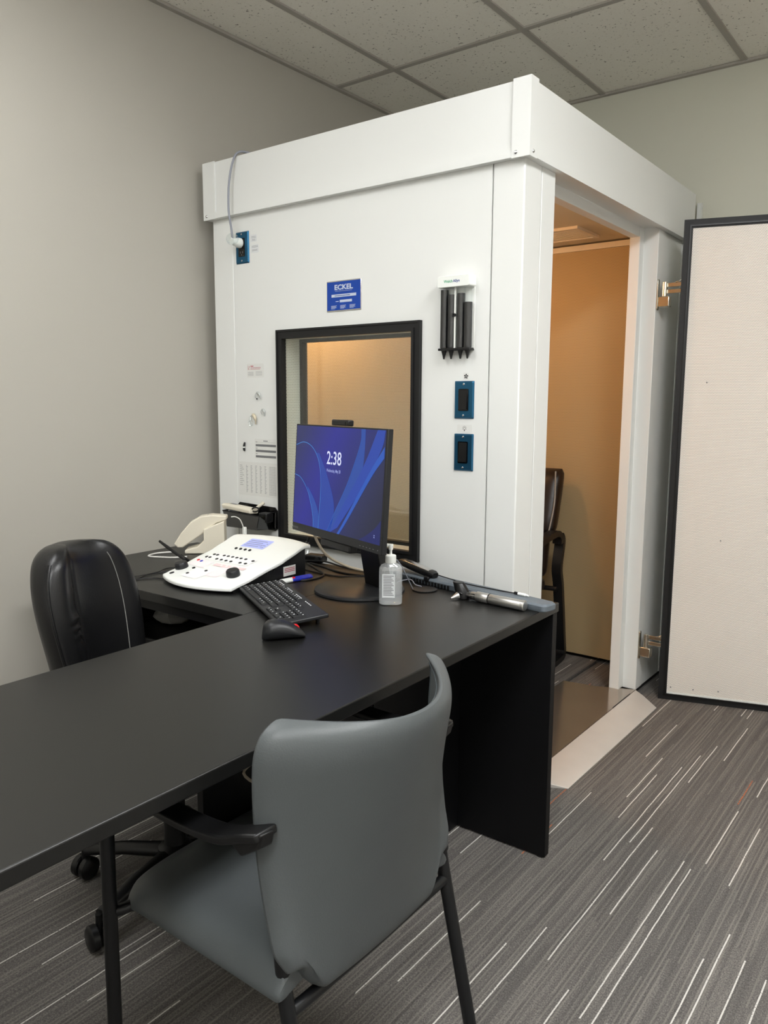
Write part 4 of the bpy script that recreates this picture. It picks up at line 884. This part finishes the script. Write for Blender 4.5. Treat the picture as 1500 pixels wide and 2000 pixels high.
# ------------------------------------------------------------------ grey visitor chair
t = thing('visitor_chair', 'blue-grey vinyl armchair with black legs pulled up to the desk', 'chair', (.20, -1.17, 0))
ox, oy = .20, -1.17
YM, HWC = -1.190, .232
def back_pt(u, v):
    """u -1 (near) .. 1 (far), v 0 (bottom) .. 1 (top)"""
    kb_ = min(1, max(0, (abs(u)-.66)/.26)); zb = .385+.062*kb_*kb_*(3-2*kb_); z = zb+(.812-zb)*v
    xc = .395+.085*v**1.25
    curv = .006+.19*v-.065*v*v
    # outline: width narrows at the very top through rounded corners
    hw = HWC*(1.0-.012*math.cos(v*PI))
    top = min(1, max(0, (v-.80)/.20)); hw *= (1-top**2.8)**.5*.20+.80 if top > 0 else 1
    if v < .09: hw *= .93+.07*(v/.09)
    x = xc-curv*abs(u)**2.0
    zz = z+.014*u*u*v*v+.018*v**8*(1-u*u)*0
    return Vector((x-ox, YM+u*hw-oy, zz))
def top_round(u, v): return back_pt(u, v)
nu, nv = 40, 36
b_ = B(); th = .030
def nrm(u, v):
    e = .01; a = back_pt(min(1, u+e), v)-back_pt(max(-1, u-e), v); c = back_pt(u, min(1, v+e))-back_pt(u, max(0, v-e)); n_ = a.cross(c); n_.normalize(); return n_
def shell_pt(u, v, s):
    p = back_pt(u, v); n_ = nrm(u, v); ed = min(1, (1-abs(u))*7, (1-v)*8+0, v*10+.15); ed = math.sqrt(max(0, 1-(1-ed)**2))
    return p+n_*s*th/2*(.18+.82*ed)
fs = []
Vf = [[b_.bm.verts.new(shell_pt(-1+2*i/nu, j/nv, 1)) for j in range(nv+1)] for i in range(nu+1)]
Vb = [[b_.bm.verts.new(shell_pt(-1+2*i/nu, j/nv, -1)) for j in range(nv+1)] for i in range(nu+1)]
for i in range(nu):
    for j in range(nv):
        b_.bm.faces.new((Vf[i][j], Vf[i+1][j], Vf[i+1][j+1], Vf[i][j+1])); b_.bm.faces.new((Vb[i][j+1], Vb[i+1][j+1], Vb[i+1][j], Vb[i][j]))
for i in range(nu):
    b_.bm.faces.new((Vf[i][0], Vb[i][0], Vb[i+1][0], Vf[i+1][0])); b_.bm.faces.new((Vf[i+1][nv], Vb[i+1][nv], Vb[i][nv], Vf[i][nv]))
for j in range(nv):
    b_.bm.faces.new((Vf[0][j+1], Vb[0][j+1], Vb[0][j], Vf[0][j])); b_.bm.faces.new((Vf[nu][j], Vb[nu][j], Vb[nu][j+1], Vf[nu][j+1]))
bk = b_.obj('backrest', m_vinyl, t, sub=1)
# seam near the rim on the outer side
sp_ = []
path = [(-.955, v/24*.93+.0) for v in range(0, 25)]+[(-.955+1.91*k/30, .955) for k in range(31)]+[(.955, .93-v/24*.93) for v in range(25)]
for u, v in path: 
    p = back_pt(u, v); sd = -1 if (nrm(0, .5).x > 0) else 1
    sp_.append(shell_pt(u, v, sd)+nrm(u, v)*sd*.0004)
B().tube(sp_, .0011, 6).obj('piping', m_seam, bk)
# seat
b_ = B(); SX0, SX1, SYH = -.045, .385, .228
def seat_pt(i, j, s):
    x = SX0+(SX1-SX0)*i; yy = -1+2*j; fr = max(0, .22-i)/.22
    hw = SYH*(1-.25*fr**3); y = YM+yy*hw
    z = .455-.045*fr**2*1.0-.018*(yy*yy)**3+.006*(1-yy*yy)
    ed = min(1, (1-abs(yy))*8, i*9, (1-i)*9+.4); ed = math.sqrt(max(0, 1-(1-min(1, ed))**2))
    return Vector((x-ox, y-oy, z-.028+s*.028*(.25+.75*ed)))
n1_, n2_ = 28, 28
A = [[b_.bm.verts.new(seat_pt(i/n1_, j/n2_, 1)) for j in range(n2_+1)] for i in range(n1_+1)]
C_ = [[b_.bm.verts.new(seat_pt(i/n1_, j/n2_, -.7)) for j in range(n2_+1)] for i in range(n1_+1)]
for i in range(n1_):
    for j in range(n2_):
        b_.bm.faces.new((A[i][j], A[i+1][j], A[i+1][j+1], A[i][j+1])); b_.bm.faces.new((C_[i][j+1], C_[i+1][j+1], C_[i+1][j], C_[i][j]))
for i in range(n1_):
    b_.bm.faces.new((A[i][0], C_[i][0], C_[i+1][0], A[i+1][0])); b_.bm.faces.new((A[i+1][n2_], C_[i+1][n2_], C_[i][n2_], A[i][n2_]))
for j in range(n2_):
    b_.bm.faces.new((A[0][j+1], C_[0][j+1], C_[0][j], A[0][j])); b_.bm.faces.new((A[n1_][j], C_[n1_][j], C_[n1_][j+1], A[n1_][j+1]))
b_.obj('seat', m_vinyl, t, sub=1)
for s, yl in ((-1, -1.392), (1, -.963)):
    yo = yl-oy; ya = (-1.440 if s < 0 else -.950)-oy
    b_ = B(); b_.tube(bez([(.366-ox, yo, .47), (.370-ox, yo, .43), (.374-ox, yo, .39), (.46-ox, yo, .004)], 6), .0125, 14); b_.obj('leg', m_frame, t)
    b_ = B(); b_.tube(bez([(.03-ox, ya, .644), (.004-ox, ya, .625), (-.002-ox, ya, .56), (-.005-ox, ya, .004)], 6), .0125, 14); b_.obj('leg', m_frame, t)
    b_ = B(); b_.strip(bez([(-.01-ox, ya, .652), (.12-ox, ya, .650), (.22-ox, ya+.0*s, .648), (.30-ox, ya, .655), (.35-ox, ya-.004*s, .672), (.378-ox, ya-.012*s, .678)], 6), .042, .014, (0, 1, 0)); b_.obj('armrest', m_black, t, bevel=.004, seg=3)
    b_ = B(); b_.rings([[(.315-ox, ya-.018*s, .660), (.385-ox, ya-.022*s, .684), (.380-ox, ya-.022*s, .660), (.345-ox, ya-.02*s, .640)], [(.315-ox, ya+.012*s, .660), (.382-ox, ya+.004*s, .684), (.376-ox, ya+.004*s, .660), (.345-ox, ya+.01*s, .640)]]); b_.obj('arm_bracket', m_black, t, bevel=.004, seg=3)
    b_ = B(); b_.tube(bez([(.372-ox, yo, .402), (.30-ox, yo, .405), (.05-ox, yo, .405), (.0-ox, yo+(ya-yo)*.8, .40)], 6), .0105, 12); b_.obj('side_rail', m_frame, t)
b_ = B(); b_.tube([(.378-ox, -1.392-oy, .372), (.383-ox, YM-oy, .374), (.378-ox, -.963-oy, .372)], .0105, 12); b_.obj('rear_crossbar', m_frame, t)
b_ = B(); b_.tube([(.06-ox, -1.392-oy, .400), (.06-ox, -.963-oy, .400)], .0105, 12); b_.obj('front_crossbar', m_frame, t)

# ------------------------------------------------------------------ black office chair behind the desk
OA = math.radians(14)
t = thing('office_chair', 'black leather swivel office chair behind the desk by the wall', 'chair', (-.47, -.95, 0), (0, 0, OA))
# local x = facing direction
def obk(u, v, s):
    z = .47+.445*v; hw = .172*(1-.26*(1-v)**1.3)
    k = max(0, (v-.40)/.60); hw *= .36+.64*max(0.0, 1-k**3.0)**.5
    hw = max(hw, .004)
    x = -.235-.055*v+.035*v*(1-v)-.0+.055*(u*u)*(1-.3*v)
    e = min(1, (1-abs(u))*3.0); e = math.sqrt(max(0, 1-(1-e)**2)); et = min(1, (1-v)*9); et = math.sqrt(max(0, 1-(1-et)**2))
    tf = .052*(.22+.78*e)*(.3+.7*et); tb = .045*(.3+.7*e)*(.3+.7*et)
    if s > 0:
        wr = 0
        d_ = max(0, -.40-u); gather = math.exp(-(d_/.22)**2)*(1 if u < -.38 else 0); wr = .0040*gather*math.sin(v*80+3*math.sin(v*23))*min(1, max(0, (.80-v)*8))
        groove = -.010*math.exp(-((u+.38)/.03)**2)*(1 if v < .85 else max(0, (.95-v)*10))+.012*math.exp(-((u+.66)/.22)**2)
        return Vector((x+tf+wr+groove, u*hw-.040+.018*(1-v), z))
    return Vector((x-tb, u*hw-.040+.018*(1-v), z))
b_ = B(); nu, nv = 64, 90
Fv = [[b_.bm.verts.new(obk(-1+2*i/nu, j/nv, 1)) for j in range(nv+1)] for i in range(nu+1)]
Gv = [[b_.bm.verts.new(obk(-1+2*i/nu, j/nv, -1)) for j in range(nv+1)] for i in range(nu+1)]
for i in range(nu):
    for j in range(nv):
        b_.bm.faces.new((Fv[i][j], Fv[i+1][j], Fv[i+1][j+1], Fv[i][j+1])); b_.bm.faces.new((Gv[i][j+1], Gv[i+1][j+1], Gv[i+1][j], Gv[i][j]))
for i in range(nu):
    b_.bm.faces.new((Fv[i][0], Gv[i][0], Gv[i+1][0], Fv[i+1][0])); b_.bm.faces.new((Fv[i+1][nv], Gv[i+1][nv], Gv[i][nv], Fv[i][nv]))
for j in range(nv):
    b_.bm.faces.new((Fv[0][j+1], Gv[0][j+1], Gv[0][j], Fv[0][j])); b_.bm.faces.new((Fv[nu][j], Gv[nu][j], Gv[nu][j+1], Fv[nu][j+1]))
ob = b_.obj('backrest', m_leather, t)
for s, m_, r_ in ((-.98, m_black, .004), (.58, m_thread, .0010)):
    P = [obk(s, v/40, 1)+Vector((.001, 0, 0)) for v in range(0, 38)]; B().tube(P, r_, 8).obj('piping', m_, ob)
B().rings([[(x, y, .40) for x, y in rrect(.44, .44, .08, 6)], [(x, y, .42) for x, y in rrect(.49, .49, .09, 6)], [(x, y, .46) for x, y in rrect(.50, .50, .09, 6)], [(x, y, .485) for x, y in rrect(.44, .44, .09, 6)]]).obj('seat', m_leather, t, sub=1)
B().lathe([(.028, .10), (.028, .30), (.02, .301), (.02, .40)], 20).obj('gas_column', m_black, t)
B().strip([(-.1, 0, .395), (-.25, 0, .40), (-.30, 0, .50), (-.30, 0, .70)], .07, .012, (0, 1, 0)).obj('back_bar', m_black, t)
hb = B().lathe([(.045, .075), (.045, .12), (.03, .13)], 24).obj('base_hub', m_black, t)
for k in range(5):
    a = math.radians(194)+k*2*PI/5; c, s = math.cos(a), math.sin(a)
    lg = B().tube([(0.03*c, 0.03*s, .105), (.14*c, .14*s, .098), (.255*c, .255*s, .080)], [.024, .021, .017], 12, flat=(1, .8)).obj('base_arm', m_black, t)
    w = B(); px_, py_ = .262*c, .262*s
    for q in (-1, 1): w.lathe([(.001, q*.003), (.026, q*.004), (.030, q*.008), (.030, q*.022), (.024, q*.027), (.001, q*.028)], 24, T((px_, py_, .0305)) @ RZ(a+1.2) @ RX(PI/2))
    w.cyl((px_, py_, .03), .008, .055, 10); w.obj('caster', m_black, lg, weld=False)

# ------------------------------------------------------------------ black armchair in the booth
t = thing('booth_chair', 'black leather armchair with curved frame inside the booth', 'chair', (-.68, 1.0, .016), (0, 0, math.radians(-84)))
# local x = facing; local -y... right side of sitter
def pad(name, m, x0, x1, hw, z0, z1, lean, thk, bul=.02):
    b_ = B(); rg = []
    n_ = 14
    for j in range(n_+1):
        v = j/n_; z = z0+(z1-z0)*v; xc = x0+(x1-x0)*v; e = math.sqrt(max(0, 1-(2*v-1)**6)); ring = []
        for k in range(28):
            a = 2*PI*k/28; c, s = math.cos(a), math.sin(a)
            yy = hw*(abs(s)**.35)*(1 if s >= 0 else -1)*(.95+.05*e); xx = (thk/2+bul*e*(1 if c > 0 else .3))*(abs(c)**.6)*(1 if c >= 0 else -1)*(.45+.55*e)
            ring.append((xc+xx, yy, z))
        rg.append(ring)
    b_.rings(rg); return b_.obj(name, m, t)
HWB = .255
pad('back_cushion', m_leatherb, -.245, -.345, HWB, .64, .945, 0, .075)
pad('lumbar_cushion', m_leatherb, -.215, -.250, HWB-.03, .44, .64, 0, .07)
for s in (-1, 1):
    P = [(-.245+.045, s*(HWB-.02), .65), (-.29+.045, s*(HWB-.012), .79), (-.335+.035, s*(HWB-.03), .935)]
    B().tube(bez(P, 6), .004, 8).obj('piping', m_thread, t)
b_ = B(); b_.rings([[(x+.03, y, z) for x, y in rrect(w_, .48*q, .06, 5)] for w_, q, z in ((.44, .9, .36), (.49, 1, .385), (.50, 1, .43), (.45, .92, .455))]); b_.obj('seat', m_leatherb, t, sub=1)
for s in (-1, 1):
    y = s*.268
    P = bez([(-.245, y, .60), (-.235, y, .635), (-.16, y, .655), (.10, y, .63), (.16, y, .60), (.14, y, .45), (.20, y, .10), (.17, y, .022), (.0, y, .016), (-.30, y, .016), (-.345, y, .04), (-.335, y, .10), (-.275, y, .38), (-.245, y, .48), (-.275, y, .60), (-.25, y, .64)], 8)
    B().strip(P, .045, .028, (0, 1, 0)).obj('side_frame', m_frame, t, bevel=.008, seg=3)
B().tube([(-.25, -.268, .375), (-.25, .268, .375)], .012, 12).obj('crossbar', m_frame, t)
